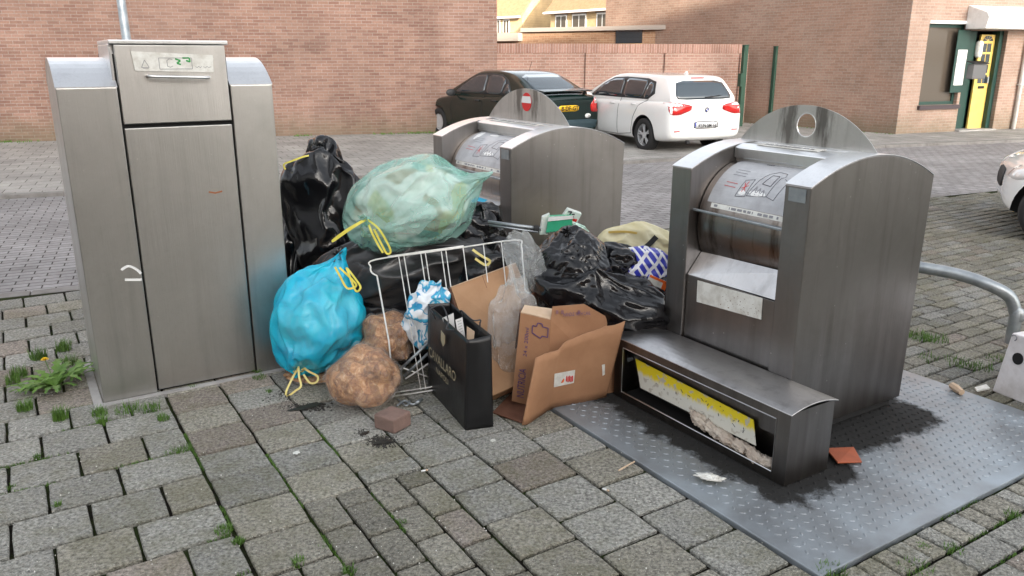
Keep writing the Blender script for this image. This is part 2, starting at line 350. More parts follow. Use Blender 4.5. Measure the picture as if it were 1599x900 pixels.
# ---- pavers of the near pavement, one sheet of individually worn stones
def kerb_y(x):
    for (x0,y0),(x1,y1) in zip(NK[:-1],NK[1:]):
        if x0<=x<=x1: return y0+(y1-y0)*(x-x0)/(x1-x0)
    return 99
PV=[];PF=[];PC=[]
rnd=random.Random(3)
def paver(a0,b0,a1,b1,warm=.3,ht=0):
    g=.0055; gb=.0085; a0+=g;b0+=gb;a1-=g;b1-=gb
    ca,cb=(a0+a1)/2,(b0+b1)/2; P=ab(ca,cb)
    if P.y<1.2 or P.y>10.5 or P.x<-5.2 or P.x>7.6 or P.y>kerb_y(P.x)-.1: return
    if abs(P.x)>1.4+P.y*.72: return
    near=P.y<4.6
    k=4 if near else 2; j=.0016 if near else .002
    def per(ins):
        pts=[]
        cs=[(a0+ins,b0+ins),(a1-ins,b0+ins),(a1-ins,b1-ins),(a0+ins,b1-ins)]
        for i in range(4):
            p,q=cs[i],cs[(i+1)%4]
            for t in range(k):
                s=t/k; pts.append((p[0]+(q[0]-p[0])*s,p[1]+(q[1]-p[1])*s))
        # knock the corners back
        out=[]
        for i,p in enumerate(pts):
            c=(ca-p[0],cb-p[1]); f=.014 if i%k==0 else 0
            out.append((p[0]+c[0]*f,p[1]+c[1]*f))
        return out
    outer=per(0); inner=per(.0038); n=len(outer); base=len(PV)
    zt=ht+rnd.uniform(-.003,.003); ta,tb=rnd.uniform(-.009,.009),rnd.uniform(-.009,.009)
    jit=[(rnd.uniform(-j,j),rnd.uniform(-j,j)) for _ in range(n)]
    def V(p,jt,z): 
        zz=z+ta*(p[0]-ca)+tb*(p[1]-cb) if z>-.03 else z
        PV.append(ab(p[0]+jt[0],p[1]+jt[1],zz))
    for p,q in zip(outer,jit): V(p,q,-.035)
    for p,q in zip(outer,jit): V(p,q,zt-.005)
    for p,q in zip(inner,jit): V(p,(q[0]*.8,q[1]*.8),zt)
    for i in range(n):
        m_=(i+1)%n
        PF.append((base+i,base+m_,base+n+m_,base+n+i)); PF.append((base+n+i,base+n+m_,base+2*n+m_,base+2*n+i))
    PF.append(tuple(base+2*n+i for i in range(n)))
    g_=rnd.uniform(.25,.34) if warm<.5 else rnd.uniform(.18,.28)
    wv=rnd.random()
    if wv<warm: c=(g_*.98,g_*.93,g_*.82)
    elif wv<warm+.12: c=(g_*1.0,g_*.88,g_*.80)
    else: c=(g_,g_*.985,g_*.94)
    c=(c[0]*1.0,c[1]*1.0,c[2]*.96); PC.extend([c]*(3*n))
def col_tiles(a0,a1,b0,b1,anchor,pitch=.2475,splits=()):
    b=anchor
    while b>b0: b-=pitch
    while b<b1:
        if b>=b0-.02: paver(a0,b,a1,min(b+pitch,b1) if b1-b<pitch+.05 else b+pitch,.45)
        b+=pitch
# running bond rows on the left
k=0; b=3.675-.2525*30
while b<11:
    off=-.07+(.129 if k%2 else 0); a=off-.2575*30
    while a<.48:
        a1=a+.2575
        if a1>.48-.1: a1=.487
        if a1-a>.06: paver(a,b,a1,b+.2525,.15)
        a+=.2575
    b+=.2525;k+=1
# columns of square tiles
cols=[.49,.752,1.015,1.275,1.522,1.80,2.05]
i=0;a=cols[0]
edges=cols+[2.05+.25*j for j in range(1,9)]
anch=[3.59,3.46,3.106,2.98,2.855,2.97,2.86,2.98,2.86,2.98,2.86,2.98,2.86,2.98]
for i in range(len(edges)-1):
    a0,a1=edges[i],edges[i+1]
    lo={0:2.36,1:2.73,2:2.86}.get(i,-3.0)
    if i>=6: lo=9
    hi=10 if i<14 else 10
    if i<6:
        # stop over C3 plate (hidden) is harmless
        col_tiles(a0,a1,lo if i<3 else -3.0,hi,anch[i]-.2475*40 if i>2 else anch[i])
# small worn bricks between the tile fields
def bricks(a0,a1,b0,b1,bw,bl,along='b',warm=.9,off=0):
    if along=='b':
        nn=round((a1-a0)/bw); w_=(a1-a0)/nn
        for i in range(nn):
            b=b1-(0 if (i%2==0) else bl/2)
            if i%2: paver(a0+i*w_,b1-bl/2,a0+(i+1)*w_,b1,warm)
            while b>b0: paver(a0+i*w_,b-bl,a0+(i+1)*w_,b,warm); b-=bl
    else:
        nn=round((b1-b0)/bw); w_=(b1-b0)/nn
        for i in range(nn):
            a=a0-(bl/2 if i%2 else 0)
            while a<a1: paver(max(a,a0),b0+i*w_,min(a+bl,a1),b0+(i+1)*w_,warm); a+=bl
paver(1.02,2.735,1.272,2.86,.3)
bricks(.755,1.27,-3,2.73,.1288,.229)
bricks(.49,.755,-3,2.352,.1325,.235)
# in front of the steel plate
a=2.045
while a<6.5: paver(a,1.235,a+.0865,1.37,.35); a+=.0865
for r_ in range(24):
    a=2.05-(.12 if r_%2 else 0); b1=1.235-r_*.1225
    while a<6.5: paver(max(a,2.05),b1-.1225,a+.245,b1,.4); a+=.245
# behind and beside the plate: small bricks
a_=2.05
b=1.372
r_=0
while b<10:
    a=3.98-(.105 if r_%2 else 0)
    while a<11: paver(a,b,a+.21,b+.105,.6); a+=.21
    b+=.105;r_+=1
b=3.15;r_=0
while b<8:
    a=2.05-(.12 if r_%2 else 0)
    while a<3.98: paver(max(a,2.05),b,min(a+.245,3.98),b+.245,.3); a+=.245
    b+=.245;r_+=1
me=bpy.data.meshes.new('pavement'); me.from_pydata([tuple(v) for v in PV],[],PF); me.update()
ca_=me.color_attributes.new('Col','FLOAT_COLOR','POINT')
ca_.data.foreach_set('color',[x for c in PC for x in (*c,1)])
pv=fin('pavement',me,M['paver']); setp(pv,kind='structure')

# ================================================================ BUILDINGS
def onwall(root,px,py):
    Mi=WM[root.name].inverted(); o=Mi@Vector((0,0,H)); d=Mi.to_3x3()@ray(px,py); t=-o.y/d.y; p=o+d*t; return p.x,p.z
L1=Vector((-.33,18.5,0)); ang=R(13.4); L0=L1-Vector((math.cos(ang),math.sin(ang),0))*19
hl=thing('brick_house','windowless red brick side wall of a house behind the left container','house',L0,ang)
MB().box((0,0,-.05),(19,8,5.6)).build('wall',M['brick_left'],hl,world=False)
MB().prism([(-.3,5.5),(4,9),(8.3,5.5)],'x',-.3,19.3).build('roof',M['tiles'],hl,world=False)
# corner house on the right
C=Vector((8.45,17.85,0)); fa=R(21.7)
ch=thing('corner_house','pink brick corner house with dark shop window and yellow door','house',C,fa)
sd=Vector((math.cos(R(128)),math.sin(R(128)),0))*9.2
sl_=Matrix.Rotation(-fa,3,'Z')@sd
W1=[onwall(ch,*p) for p in ((1452,37),(1509,42),(1493,165),(1434,165))]
wx0,wx1=min(W1[0][0],W1[3][0]),max(W1[1][0],W1[2][0]); wz0,wz1=W1[3][1],W1[0][1]
D=[onwall(ch,*p) for p in ((1543,70),(1564,72),(1545,200),(1522,200))]
dx0,dx1=(D[0][0]+D[3][0])/2,(D[1][0]+D[2][0])/2; dz1=2.12
ex0=onwall(ch,1500,90)[0]
def facade(mb,x1,z1,holes,y0,y1):
    # wall with rectangular holes (sorted, not overlapping in x)
    x=0
    for (a,b,c,d) in holes:
        mb.box((x,y0,-.05),(a,y1,z1)); 
        if c>0: mb.box((a,y0,-.05),(b,y1,c))
        mb.box((a,y0,d),(b,y1,z1)); x=b
    mb.box((x,y0,-.05),(x1,y1,z1))
mb=MB(); ent0=dx0-.62
facade(mb,14,5.8,[(wx0,wx1,wz0,wz1),(ent0,dx1+.12,0.0,2.2)],0,.3)
mb.build('wall',M['brick_pink'],ch,world=False)
mb=MB(); mb.add([(0.003,.01,-.05),(sl_.x,sl_.y,-.05),(sl_.x,sl_.y,5.8),(0.003,.01,5.8),(0.25,.2,-.05),(sl_.x+.25,sl_.y,-.05),(sl_.x+.25,sl_.y,5.8),(.25,.2,5.8)],[(0,1,2,3),(7,6,5,4),(1,5,6,2),(3,2,6,7),(0,3,7,4),(0,4,5,1)])
mb.build('side_wall',M['brick_side'],ch,world=False)
MB().add([(sl_.x-.2,sl_.y,5.8),(-.2,-.2,5.8),(14,-.2,5.8),(14,9,5.8),(sl_.x+3,5,8.5),(11,5,8.5)],[(0,1,4),(1,2,5,4),(2,3,5),(3,0,4,5),(0,3,2,1)]).build('roof',M['tiles'],ch,world=False)
MB().box((wx0+.3,.6,-.05),(14,3,3)).build('room_wall',M['black'],ch,world=False)
fr=MB(); t=.07
fr.box((wx0,.09,wz0),(wx0+t,.16,wz1)).box((wx1-t,.09,wz0),(wx1,.16,wz1)).box((wx0+t,.09,wz1-t),(wx1-t,.16,wz1)).box((wx0+t,.09,wz0),(wx1-t,.16,wz0+t))
fo=fr.build('window',M['dkgreen'],ch,world=False)
MB().box((wx0+t,.12,wz0+t),(wx1-t,.13,wz1-t)).build('pane',M['glasswin'],fo,world=False)
MB().box((wx0-.03,-.07,wz0-.09),(wx1+.05,.09,wz0-.002)).build('sill',mat('sillm',(.05,.035,.04),.5),fo,world=False)
MB().box((wx1-.75,.25,wz1-.55),(wx1-.1,.27,wz1-.12)).build('blind',M['label'],fo,world=False)
MB().box((wx0+.1,.35,wz0+.1),(wx0+.5,.37,wz1-.3)).build('curtain',mat('curt',(.3,.27,.24),.8),fo,world=False)
MB().box((wx0,-.02,wz1+.002),(wx1+.1,.05,wz1+.07)).build('lintel',M['whitepaint'],ch,world=False)
cz=[onwall(ch,1516,38)[1],onwall(ch,1508,64)[1]]
cx0=onwall(ch,1509,50)[0]
MB().prism([(-.5,2.22),(-.55,2.46),(-.48,2.56),(-.002,2.72),(-.002,2.22)],'x',cx0-.05,14).build('canopy',M['whitepaint'],ch,world=False,bevel=.01)
# entrance recess
MB().box((ent0,.29,.0),(dx0-.03,.33,2.2)).build('side_panel',M['dkgreen'],ch,world=False)
px0,pz1=onwall(ch,1506,78); px1,pz0=onwall(ch,1512,133)
MB().box((ent0-.30,-.035,pz0),(ent0-.02,-.004,pz1)).build('white_panel',M['whitepaint'],ch,world=False,bevel=.005)
MB().box((ent0-.36,-.02,pz0-.16),(ent0-.002,-.003,2.2)).build('green_board',M['dkgreen'],ch,world=False)
MB().box((dx1,.1,0),(dx1+.119,.3,2.2)).box((ent0,.12,0),(ent0+.08,.28,2.2)).build('door_frame',M['dkgreen'],ch,world=False)
dr=MB().box((dx0,.2,.02),(dx1,.25,2.12)).build('door',M['yellowdoor'],ch,world=False,bevel=.006)
dw=dx1-dx0; g=MB()
for r_ in range(4):
    for c_ in range(2):
        x=dx0+dw*(.2+.32*c_); z=1.05+r_*.23
        g.box((x,.192,z),(x+dw*.26,.199,z+.185))
for r_ in range(5):
    a0=pi*r_/5+.08; a1=pi*(r_+1)/5-.08; cxx=dx0+dw/2; 
    g.prism([(cxx+dw*.1*math.cos(a0),1.98+.04*math.sin(a0)),(cxx+dw*.34*math.cos(a0),1.97+.13*math.sin(a0)),(cxx+dw*.34*math.cos(a1),1.97+.13*math.sin(a1)),(cxx+dw*.1*math.cos(a1),1.98+.04*math.sin(a1))],'y',.192,.199)
g.build('pane',M['glass'],dr,world=False)
MB().box((dx0+dw*.3,.188,.93),(dx0+dw*.72,.199,.99)).build('letter_slot',M['black'],dr,world=False)
MB().box((dx1-.1,.15,1.05),(dx1-.06,.2,1.2)).build('handle',M['galv'],dr,world=False)
MB().box((ent0,-.12,-.02),(dx1+.1,.28,.03)).build('doorstep',M['conc'],ch,world=False,bevel=.01)
mx,mz=onwall(ch,1531,111); 
m_=MB().box((ent0+.02,-.22,mz-.17),(ent0+.42,-.05,mz+.15)).build('mailbox',mat('mbox',(.12,.12,.125),.45,.3),ch,world=False,bevel=.012); 
MB().add([(ent0-.01,-.25,mz+.15),(ent0+.45,-.25,mz+.15),(ent0+.45,-.04,mz+.2),(ent0-.01,-.04,mz+.2),(ent0-.01,-.25,mz+.17),(ent0+.45,-.25,mz+.17),(ent0+.45,-.04,mz+.22),(ent0-.01,-.04,mz+.22)],[(0,1,2,3),(7,6,5,4),(0,4,5,1),(1,5,6,2),(2,6,7,3),(3,7,4,0)]).build('lid',M['black'],m_,world=False)
MB().tube([(ent0+.3,-.05,1.62),(ent0+.3,-.05,1.66),(ent0+.3,-.05,1.95),(ent0+.3,-.05,1.98)],[.05,.075,.075,.03],12).build('wall_lamp',M['label'],ch,world=False,smooth=True)
pxp=onwall(ch,1583,170)[0]
MB().tube([(pxp,-.07,0),(pxp,-.07,2.9),(pxp,-.07,5.7)],.045,10).box((pxp-.06,-.12,1.0),(pxp+.06,-.001,1.03)).build('drainpipe',M['whitepaint'],ch,world=False,smooth=True)
MB().box((dx1+1.2,-.01,.5),(dx1+2.0,-.001,1.9)).build('shutter',M['yellowdoor'],ch,world=False)
# garden wall
G0=Vector((-.75,18.85,0)); G1=Vector((5.72,20.55,0)); ga=math.atan2(G1.y-G0.y,G1.x-G0.x); GL=(G1-G0).length
gw=thing('garden_wall','low brick garden wall with upright coping bricks behind the parked cars','wall',G0,ga)
zt=1.93
mb=MB().box((0,0,-.05),(GL,.2,zt-.21))
mb.build('wall',M['brick_garden'],gw,world=False)
MB().box((0,-.012,zt-.208),(GL,.212,zt)).build('coping',M['brick_solid'],gw,world=False,bevel=.006)
for px in (920,1043,1160):
    x=onwall(gw,px,100)[0]; MB().box((x-.11,-.06,-.05),(x+.11,-.002,zt-.215)).build('pier',M['brick_garden'],gw,world=False)
# garage
Ga=at(770,88,26.5); Gb=at(1092,88,22.8); Ga.z=Gb.z=0; g2=math.atan2(Gb.y-Ga.y,Gb.x-Ga.x); GL2=(Gb-Ga).length
gr=thing('garage','flat roofed brick garage looking over the garden wall','garage',Ga,g2)
MB().box((0,0,-.05),(GL2,5,2.36)).build('wall',M['brick_garage'],gr,world=False)
MB().box((1.1,-.12,2.362),(GL2+.1,5.1,2.48)).box((0,-.25,2.1),(1.1,0,2.34)).build('roof',mat('fascia',(.33,.29,.26),.7),gr,world=False)
x0=onwall(gr,962,60)[0];x1=onwall(gr,1003,60)[0]
MB().box((x0,-.03,2.0),(x1,-.002,2.355)).build('window',M['glass'],gr,world=False)
MB().box((x0,-.035,1.85),(x1,-.002,1.995)).build('window_panel',mat('wp',(.6,.38,.12),.6),gr,world=False)
# far sunlit houses
def far_house(P0,P1,eave,ridge,dep,label,wins):
    P0=Vector((P0.x,P0.y,0));P1=Vector((P1.x,P1.y,0)); a_=math.atan2(P1.y-P0.y,P1.x-P0.x); L=(P1-P0).length
    h=thing('row_house',label,'house',P0,a_,)
    MB().box((0,0,-.05),(L,dep,eave)).build('wall',M['brick_far'],h,world=False)
    MB().prism([(0,eave),(dep/2,ridge),(dep,eave)],'x',.02,L-.02).build('gable',M['brick_far'],h,world=False)
    r=MB(); sl=(ridge-eave)/(dep/2)
    for s in (0,1):
        y0,y1=(-.45,dep/2) if s==0 else (dep+.45,dep/2)
        z0=eave-.45*sl
        r.slab([(-.2,y0,z0+.12),(L+.2,y0,z0+.12),(L+.2,y1,ridge+.12),(-.2,y1,ridge+.12)],.16)
    ro=r.build('roof',M['tiles'],h,world=False)
    MB().box((-.2,-.62,eave-.35),(L+.2,-.46,eave-.2)).build('gutter',M['whitepaint'],h,world=False)
    for (x0,x1,z0,z1) in wins:
        w_=MB().box((x0,-.04,z0),(x1,-.003,z1)).build('window',M['whitepaint'],h,world=False)
        xm=(x0+x1)/2
        MB().box((x0+.1,-.05,z0+.12),(xm-.04,-.041,z1-.1)).box((xm+.04,-.05,z0+.12),(x1-.1,-.041,z1-.1)).build('pane',M['glasswin'],w_,world=False)
        MB().box((x0-.05,-.12,z1),(x1+.05,-.003,z1+.28)).build('shutter_box',mat('sb',(.16,.14,.12),.6),w_,world=False)
    return h
P0,P1=at(859,88,64),at(1010,88,56)
far_house(P0,P1,5.05,9.5,9,'sunlit yellow brick row house with white windows above the garage roof',
  [(.6,1.9,3.1,4.6),(2.5,4.0,3.1,4.6),(5.1,6.3,3.1,4.6),(6.9,7.8,3.1,4.6)])
P0,P1=at(745,88,72),at(815,88,69)
far_house(P0,P1,5.0,9.5,9,'sunlit yellow brick row house partly hidden behind the red brick wall',
  [(.4,1.8,3.1,4.6),(1.95,2.6,3.1,4.6),(2.9,3.6,3.1,4.6)])
# block of flats, unseen behind the viewer, placed to shade the whole street
bk=thing('shading_building','long brown brick block of flats, unseen behind the viewer, sized to shade the street','building',(-26,-30,0))
MB().box((0,0,-.05),(56,10,12.6)).build('wall',M['brick_block'],bk,world=False)
w_=MB(); 
for f_ in range(4):
    for i in range(22):
        x=1+i*2.45; MB_=w_.box((x,10.002,.9+f_*2.9),(x+1.4,10.04,2.3+f_*2.9))
wo_=setp(w_.build('window',M['glasswin'],bk,world=False))
wo_['kind']='stuff'
# posts
def post(px,top,Y,label,wd=.12):
    P=at(px,190,Y); P.z=0; t_=at(px,top,Y).z
    p=thing('steel_post',label,'post',P,R(24),'green posts beside the garden wall')
    MB().box((-wd/2,-.05,0),(wd/2,.05,t_)).build('shaft',M['post'],p,world=False,bevel=.008)
    MB().box((-wd/2-.012,-.06,t_),(wd/2+.012,.06,t_+.012)).build('cap',M['post'],p,world=False)
    return p
p=post(1155,71,19.9,'dark green steel post close to the white car, with a small box'); MB().box((-.14,-.09,.95),(-.061,.02,1.25)).build('lock_box',M['post'],p,world=False)
post(1203,73,20.4,'dark green steel post standing alone in front of the brick side wall')
# lamp post behind left container
P=at(199,60,9.6); lp=thing('lamp_post','thin pale grey lamp post rising behind the left container','lamp post',(P.x,P.y,-.03))
MB().tube([(0,0,0),(0,0,1.0),(0,0,1.01),(-.03,0,3.2),(-.06,0,6)],[.07,.07,.052,.046,.035],14).build('pole',M['galv'],lp,world=False,smooth=True)
MB().tube([(-.06,0,6),(-.06,-.05,6.2),(-.06,-.5,6.35)],.03,8).build('arm',M['galv'],lp,world=False)
MB().tube([(-.06,-.4,6.35),(-.06,-.55,6.36),(-.06,-.95,6.42)],[.05,.12,.05],10).build('lamp_head',M['galv'],lp,world=False,smooth=True)
# ================================================================ UNDERGROUND CONTAINER INLETS
def arc_profile(a0,a1,z0f,z0b,zp,n=14,zb=.03):
    # arch through (a0,z0f),(mid,zp),(a1,z0b)
    pts=[]
    am=(a0+a1)/2
    for i in range(n+1):
        t=i/n; a=a0+(a1-a0)*t; base=z0f+(z0b-z0f)*t; s=1-((a-am)/((a1-a0)/2))**2
        pts.append((a,base+(zp-(z0f+z0b)/2)*s))
    return pts
def topz(a,a0,a1,zf,zb_,zp):
    t=(a-a0)/(a1-a0); am=(a0+a1)/2
    return zf+(zb_-zf)*t+(zp-(zf+zb_)/2)*(1-((a-am)/((a1-a0)/2))**2)
def drum_pt(ang,b,r=.287): return Vector((.615-r*math.cos(ang),b,.875+r*math.sin(ang)))
def inlet(name,label,O,W,steps=True,hole=True,group=None):
    c=thing(name,label,'waste container',O,TH,group)
    b0,b1=.225,.225+W; pr_=.127; a0,a1=.272,1.118; zf,zbk,zp=1.135,1.12,1.238; zbot=.045
    prof=arc_profile(a0,a1,zf,zbk,zp,18)
    for s,(x0,x1) in enumerate(((b0,b0+pr_),(b1-pr_,b1))):
        poly=[(a0,zbot)]+prof+[(a1-.02,zbot)]
        # extruded along y(b): poly in (x=a, z)
        o=MB().prism(poly,'y',x0,x1).build('side_panel',M['steel_dark'],c,world=False,bevel=.004)
        # thin skin over the arch, paler to paint in the sky light
        mb=MB(); n=len(prof)
        outer=[(p[0],p[1]+.0035) for p in prof]; inner=[(p[0],p[1]+.0005) for p in prof]
        mb.prism(outer+inner[::-1],'y',x0-.002,x1+.002); mb.build('lit_top',M['steel_lit'],c,world=False,bevel=.001)
    bi0,bi1=b0+pr_+.0015,b1-pr_-.0015
    # rear hood between the panels
    hood=[(p[0],p[1]) for p in prof if p[0]>.56]
    z56=topz(.56,a0,a1,zf,zbk,zp)
    poly=[(.56,.9),(.56,z56-.002)]+hood[:]+[(a1-.002,zbot+.1),(.9,zbot+.1),(.9,.9)]
    MB().prism([(x,z-.002) for x,z in poly],'y',bi0,bi1).build('hood',M['steel_lit'],c,world=False,bevel=.003)
    # header lip, dips a little to the front
    zq=topz(.545,a0,a1,zf,zbk,zp)
    MB().prism([(.545,zq-.055),(.5445,zq-.006),(.56,zq+.0),(.60,zq+.012),(.60,zq-.055)],'y',bi0+.001,bi1-.001).build('header',M['steel_lit'],c,world=False,bevel=.004)
    # label on the header
    z1=topz(.59,a0,a1,zf,zbk,zp);z2=topz(.655,a0,a1,zf,zbk,zp)
    mb=MB(); mb.slab([(.585,bi0+.10,z1+.004),(.585,bi1-.1,z1+.004),(.65,bi1-.1,z2+.004),(.65,bi0+.10,z2+.004)],.002)
    hl_=mb.build('header_label',M['label'],c,world=False)
    mb=MB(); rr=random.Random(3); bb=bi1-.13
    while bb>bi0+.14:
        ww=rr.uniform(.006,.02); f_=rr.uniform(.3,.7)
        mb.slab([(.605,bb,z1+.0075+(z2-z1)*.3),(.605,bb-ww,z1+.0075+(z2-z1)*.3),(.605+.03*f_,bb-ww,z1+.0075+(z2-z1)*.65),(.605+.03*f_,bb,z1+.0075+(z2-z1)*.65)],.0008); bb-=ww+.006
    mb.build('label_print',M['inkgrey'],hl_,world=False)
    # drum: cylinder sector
    mb=MB(); n=28; A0,A1=R(-62),R(100)
    ring=[drum_pt(A0+(A1-A0)*i/n,0) for i in range(n+1)]
    poly=[(p.x,p.z) for p in ring]+[(.615,.875)]
    dm=mb.prism(poly,'y',bi0+.004,bi1-.004).build('drum',M['drum'],c,world=False)
    for p in dm.data.polygons: p.use_smooth=True
    m=dm.modifiers.new('e','EDGE_SPLIT'); m.split_angle=R(30)
    # sticker sheet on the drum above the handle
    def onr(name,aa,ab_,ba,bb,r,m_,parent,th=.0012,nn=10):
        mb=MB(); P=[(drum_pt(aa+(ab_-aa)*i/nn,0,r)) for i in range(nn+1)]; Q=[(drum_pt(aa+(ab_-aa)*i/nn,0,r+th)) for i in range(nn+1)]
        return mb.prism([(p.x,p.z) for p in P]+[(p.x,p.z) for p in Q[::-1]],'y',ba,bb).build(name,m_,parent,world=False)
    wi=bi1-bi0
    st=onr('sticker',R(22),R(86),bi0+.015,bi1-.04,.2875,M['labelgrey'],dm)
    st2=onr('label',R(17),R(21.5),bi0+.02,bi1-.07,.2885,M['label'],dm)
    mb=MB()
    bb=bi1-.09
    rr=random.Random(5)
    while bb>bi0+.05:
        ww=rr.uniform(.004,.03); 
        if rr.random()<.75: mb.slab([drum_pt(R(18.2),bb,.2905),drum_pt(R(18.2),bb-ww,.2905),drum_pt(R(20.4),bb-ww,.2905),drum_pt(R(20.4),bb,.2905)],.0006)
        bb-=ww+.008
    mb.build('label_text',M['inkgrey'],st2,world=False)
    # printed drawings: (u,v) on the sheet u 0..1 from left(b1) to right(b0), v 0..1 bottom..top
    def uv(u,v,r=.2898): return drum_pt(R(24+60*v),bi1-.05-(wi-.075)*u,r)
    def stroke(mb,pts,w_=.002,n_=4):
        P=[]
        for (x0,y0),(x1,y1) in zip(pts[:-1],pts[1:]):
            for i in range(n_): t_=i/n_; P.append((x0+(x1-x0)*t_,y0+(y1-y0)*t_))
        P.append(pts[-1]); V=[uv(p[0]*.82,p[1]) for p in P]
        for p,q in zip(V[:-1],V[1:]):
            d=(q-p); 
            if d.length<1e-5: continue
            nr=Vector((p.x-.615,0,p.z-.875)).normalized(); sdv=d.normalized().cross(nr)*w_/2
            mb.slab([p+sdv,q+sdv,q-sdv,p-sdv],.0006)
    mb=MB()
    stroke(mb,[(.52,.16),(.56,.45),(.62,.62),(.72,.70),(.84,.68),(.86,.6),(.82,.56),(.80,.2),(.52,.16)])
    stroke(mb,[(.64,.40),(.68,.60),(.78,.60),(.77,.38),(.64,.40)],.003)
    stroke(mb,[(.36,.12),(.38,.42),(.50,.46),(.50,.14),(.36,.12)])
    stroke(mb,[(.80,.2),(.92,.16),(.96,.5),(.88,.56)])
    for v,us in ((.93,(.36,.9)),(.88,(.40,.52))):
        for u_ in range(int((us[1]-us[0])/.03)): stroke(mb,[(us[0]+u_*.03,v),(us[0]+u_*.03+.02,v+.004*(u_%2))],.007)
    mb.build('printed_outline',M['ink'],st,world=False)
    mb=MB()
    for v in (.62,.56,.50): stroke(mb,[(.13,v),(.33,v-.01)],.0022)
    stroke(mb,[(.56,.2),(.60,.34),(.63,.2),(.66,.32),(.69,.2),(.72,.3),(.75,.2)],.005)
    mb.build('printed_grey',M['inkgrey'],st,world=False)
    mb=MB()
    for v in (.34,.27): stroke(mb,[(.12,v),(.30,v-.01)],.0024)
    for q in range(6):
        an=q*pi/3+.3; stroke(mb,[(.43,.3),(.43+.045*math.cos(an),.3+.11*math.sin(an))],.0028)
    mb.build('printed_red',M['inkred'],st,world=False)
    mb=MB()
    rr=random.Random(9)
    for (u0,u1,v0,v1) in ((.05,.16,.55,.9),(.55,.78,.19,.30),(.30,.5,.75,.84)) if not hole else ((.53,.79,.17,.27),(.38,.49,.15,.24)):
        pts=[(.82*u0+.82*(u1-u0)*(.5+.5*math.cos(q*2*pi/14)*rr.uniform(.8,1.1)),v0+(v1-v0)*(.5+.5*math.sin(q*2*pi/14)*rr.uniform(.8,1.1))) for q in range(14)]
        mb.add([uv(*p,.2896) for p in pts]+[uv(.41*(u0+u1),(v0+v1)/2,.2904)],[(q,(q+1)%14,14) for q in range(14)])
    mb.build('worn_patch',M['white'],st,world=False)
    # handle bar
    h0=drum_pt(R(13),0,.29); h1=drum_pt(R(13),0,.325)
    MB().add([(h0.x,bi1-.003,h0.z),(h1.x,bi1+.02,h1.z+.0),(h1.x-.004,bi0-.0,h1.z-.006),(h0.x,bi0+.003,h0.z),(h0.x,bi1-.003,h0.z-.012),(h1.x,bi1+.02,h1.z-.012),(h1.x-.004,bi0-.0,h1.z-.018),(h0.x,bi0+.003,h0.z-.012)],[(0,1,2,3),(7,6,5,4),(0,4,5,1),(1,5,6,2),(2,6,7,3),(3,7,4,0)]).build('handle',M['galv'],c,world=False,bevel=.003)
    # chute plate and front panel
    if steps:
        mb=MB().slab([(.372,bi1-.002,.728),(.352,bi0+.002,.745),(.287,bi0+.002,.632),(.287,bi1-.002,.626)],.004); mb.build('chute_plate',M['step'],c,world=False)
    else:
        mb=MB().slab([(.372,bi1-.002,.80),(.352,bi0+.002,.80),(.30,bi0+.002,.795),(.30,bi1-.002,.795)],.004)
        mb.slab([(.30,bi1-.002,.797),(.30,bi0+.002,.797),(.17,bi0+.03,.735),(.17,bi1-.03,.735)],.004)
        mb.slab([(.17,bi1-.03,.735),(.17,bi0+.03,.735),(.172,bi0+.03,.715),(.172,bi1-.03,.715)],.004)
        mb.build('chute_plate',M['steel_lit'],c,world=False)
        MB().slab([(.285,bi0+.30,.7935),(.285,bi0+.17,.7935),(.235,bi0+.17,.77),(.235,bi0+.30,.77)],.002).build('cyan_label',M['cyan'],c,world=False)
    MB().box((.287,bi0,.05),(.5,bi1,.625)).build('front_panel',M['steel_dark'],c,world=False,bevel=.002)
    if steps:
        lb=MB().slab([(.284,.818,.612),(.284,.425,.624),(.284,.423,.527),(.284,.815,.507)],.003).build('white_label',M['label'],c,world=False)
        rr=random.Random(4); mb=MB()
        for q in range(70):
            b_=rr.uniform(.43,.8); z_=.515+.09*rr.random()**.6*(.3+.7*rr.random()); s_=rr.uniform(.0012,.004)
            if b_<.66: mb.box((.2815,b_,z_+.005),(.2823,b_+s_,z_+.005+s_))
        mb.build('speckles',mat('rustspeck',(.16,.07,.03),.8),lb,world=False)
    # maker plate on right pillar
    mp_=MB().slab([(.270,b0+.105,1.125),(.270,b0+.02,1.125),(.270,b0+.02,1.07),(.270,b0+.105,1.07)],.002).build('nameplate',M['galv'],c,world=False)
    # fin
    am=.704; fw=(W)/2; cb=(b0+b1)/2; ft=1.425 if hole else 1.45; zb_=topz(am,a0,a1,zf,zbk,zp)
    cy=zb_-.02; Rr=(fw**2+(ft-cy)**2)/(2*(ft-cy)); ccz=ft-Rr; hh=math.asin(min(1,fw/Rr)) if ft-cy<Rr else pi-math.asin(min(1,fw/Rr))
    nS=40; outer=[(cb+Rr*math.sin(-hh+2*hh*i/nS),ccz+Rr*math.cos(-hh+2*hh*i/nS)) for i in range(nS+1)]
    outer=[(y,z) for y,z in outer]; 
    # ring of quads between the round hole and the outline
    hr=.052; hc=(cb-.005,1.335 if hole else 1.365); 
    base=[(cb+fw-2*fw*i/16,cy) for i in range(1,16)]; out=outer+base; nn=len(out)
    hol=[]
    for (y,z) in out:
        an=math.atan2(z-hc[1],y-hc[0]); hol.append((hc[0]+hr*math.cos(an),hc[1]+hr*1.05*math.sin(an)))
    mb=MB(); vv=[(am-.002,y,z) for y,z in out]+[(am-.002,y,z) for y,z in hol]+[(am+.002,y,z) for y,z in out]+[(am+.002,y,z) for y,z in hol]
    ff=[]
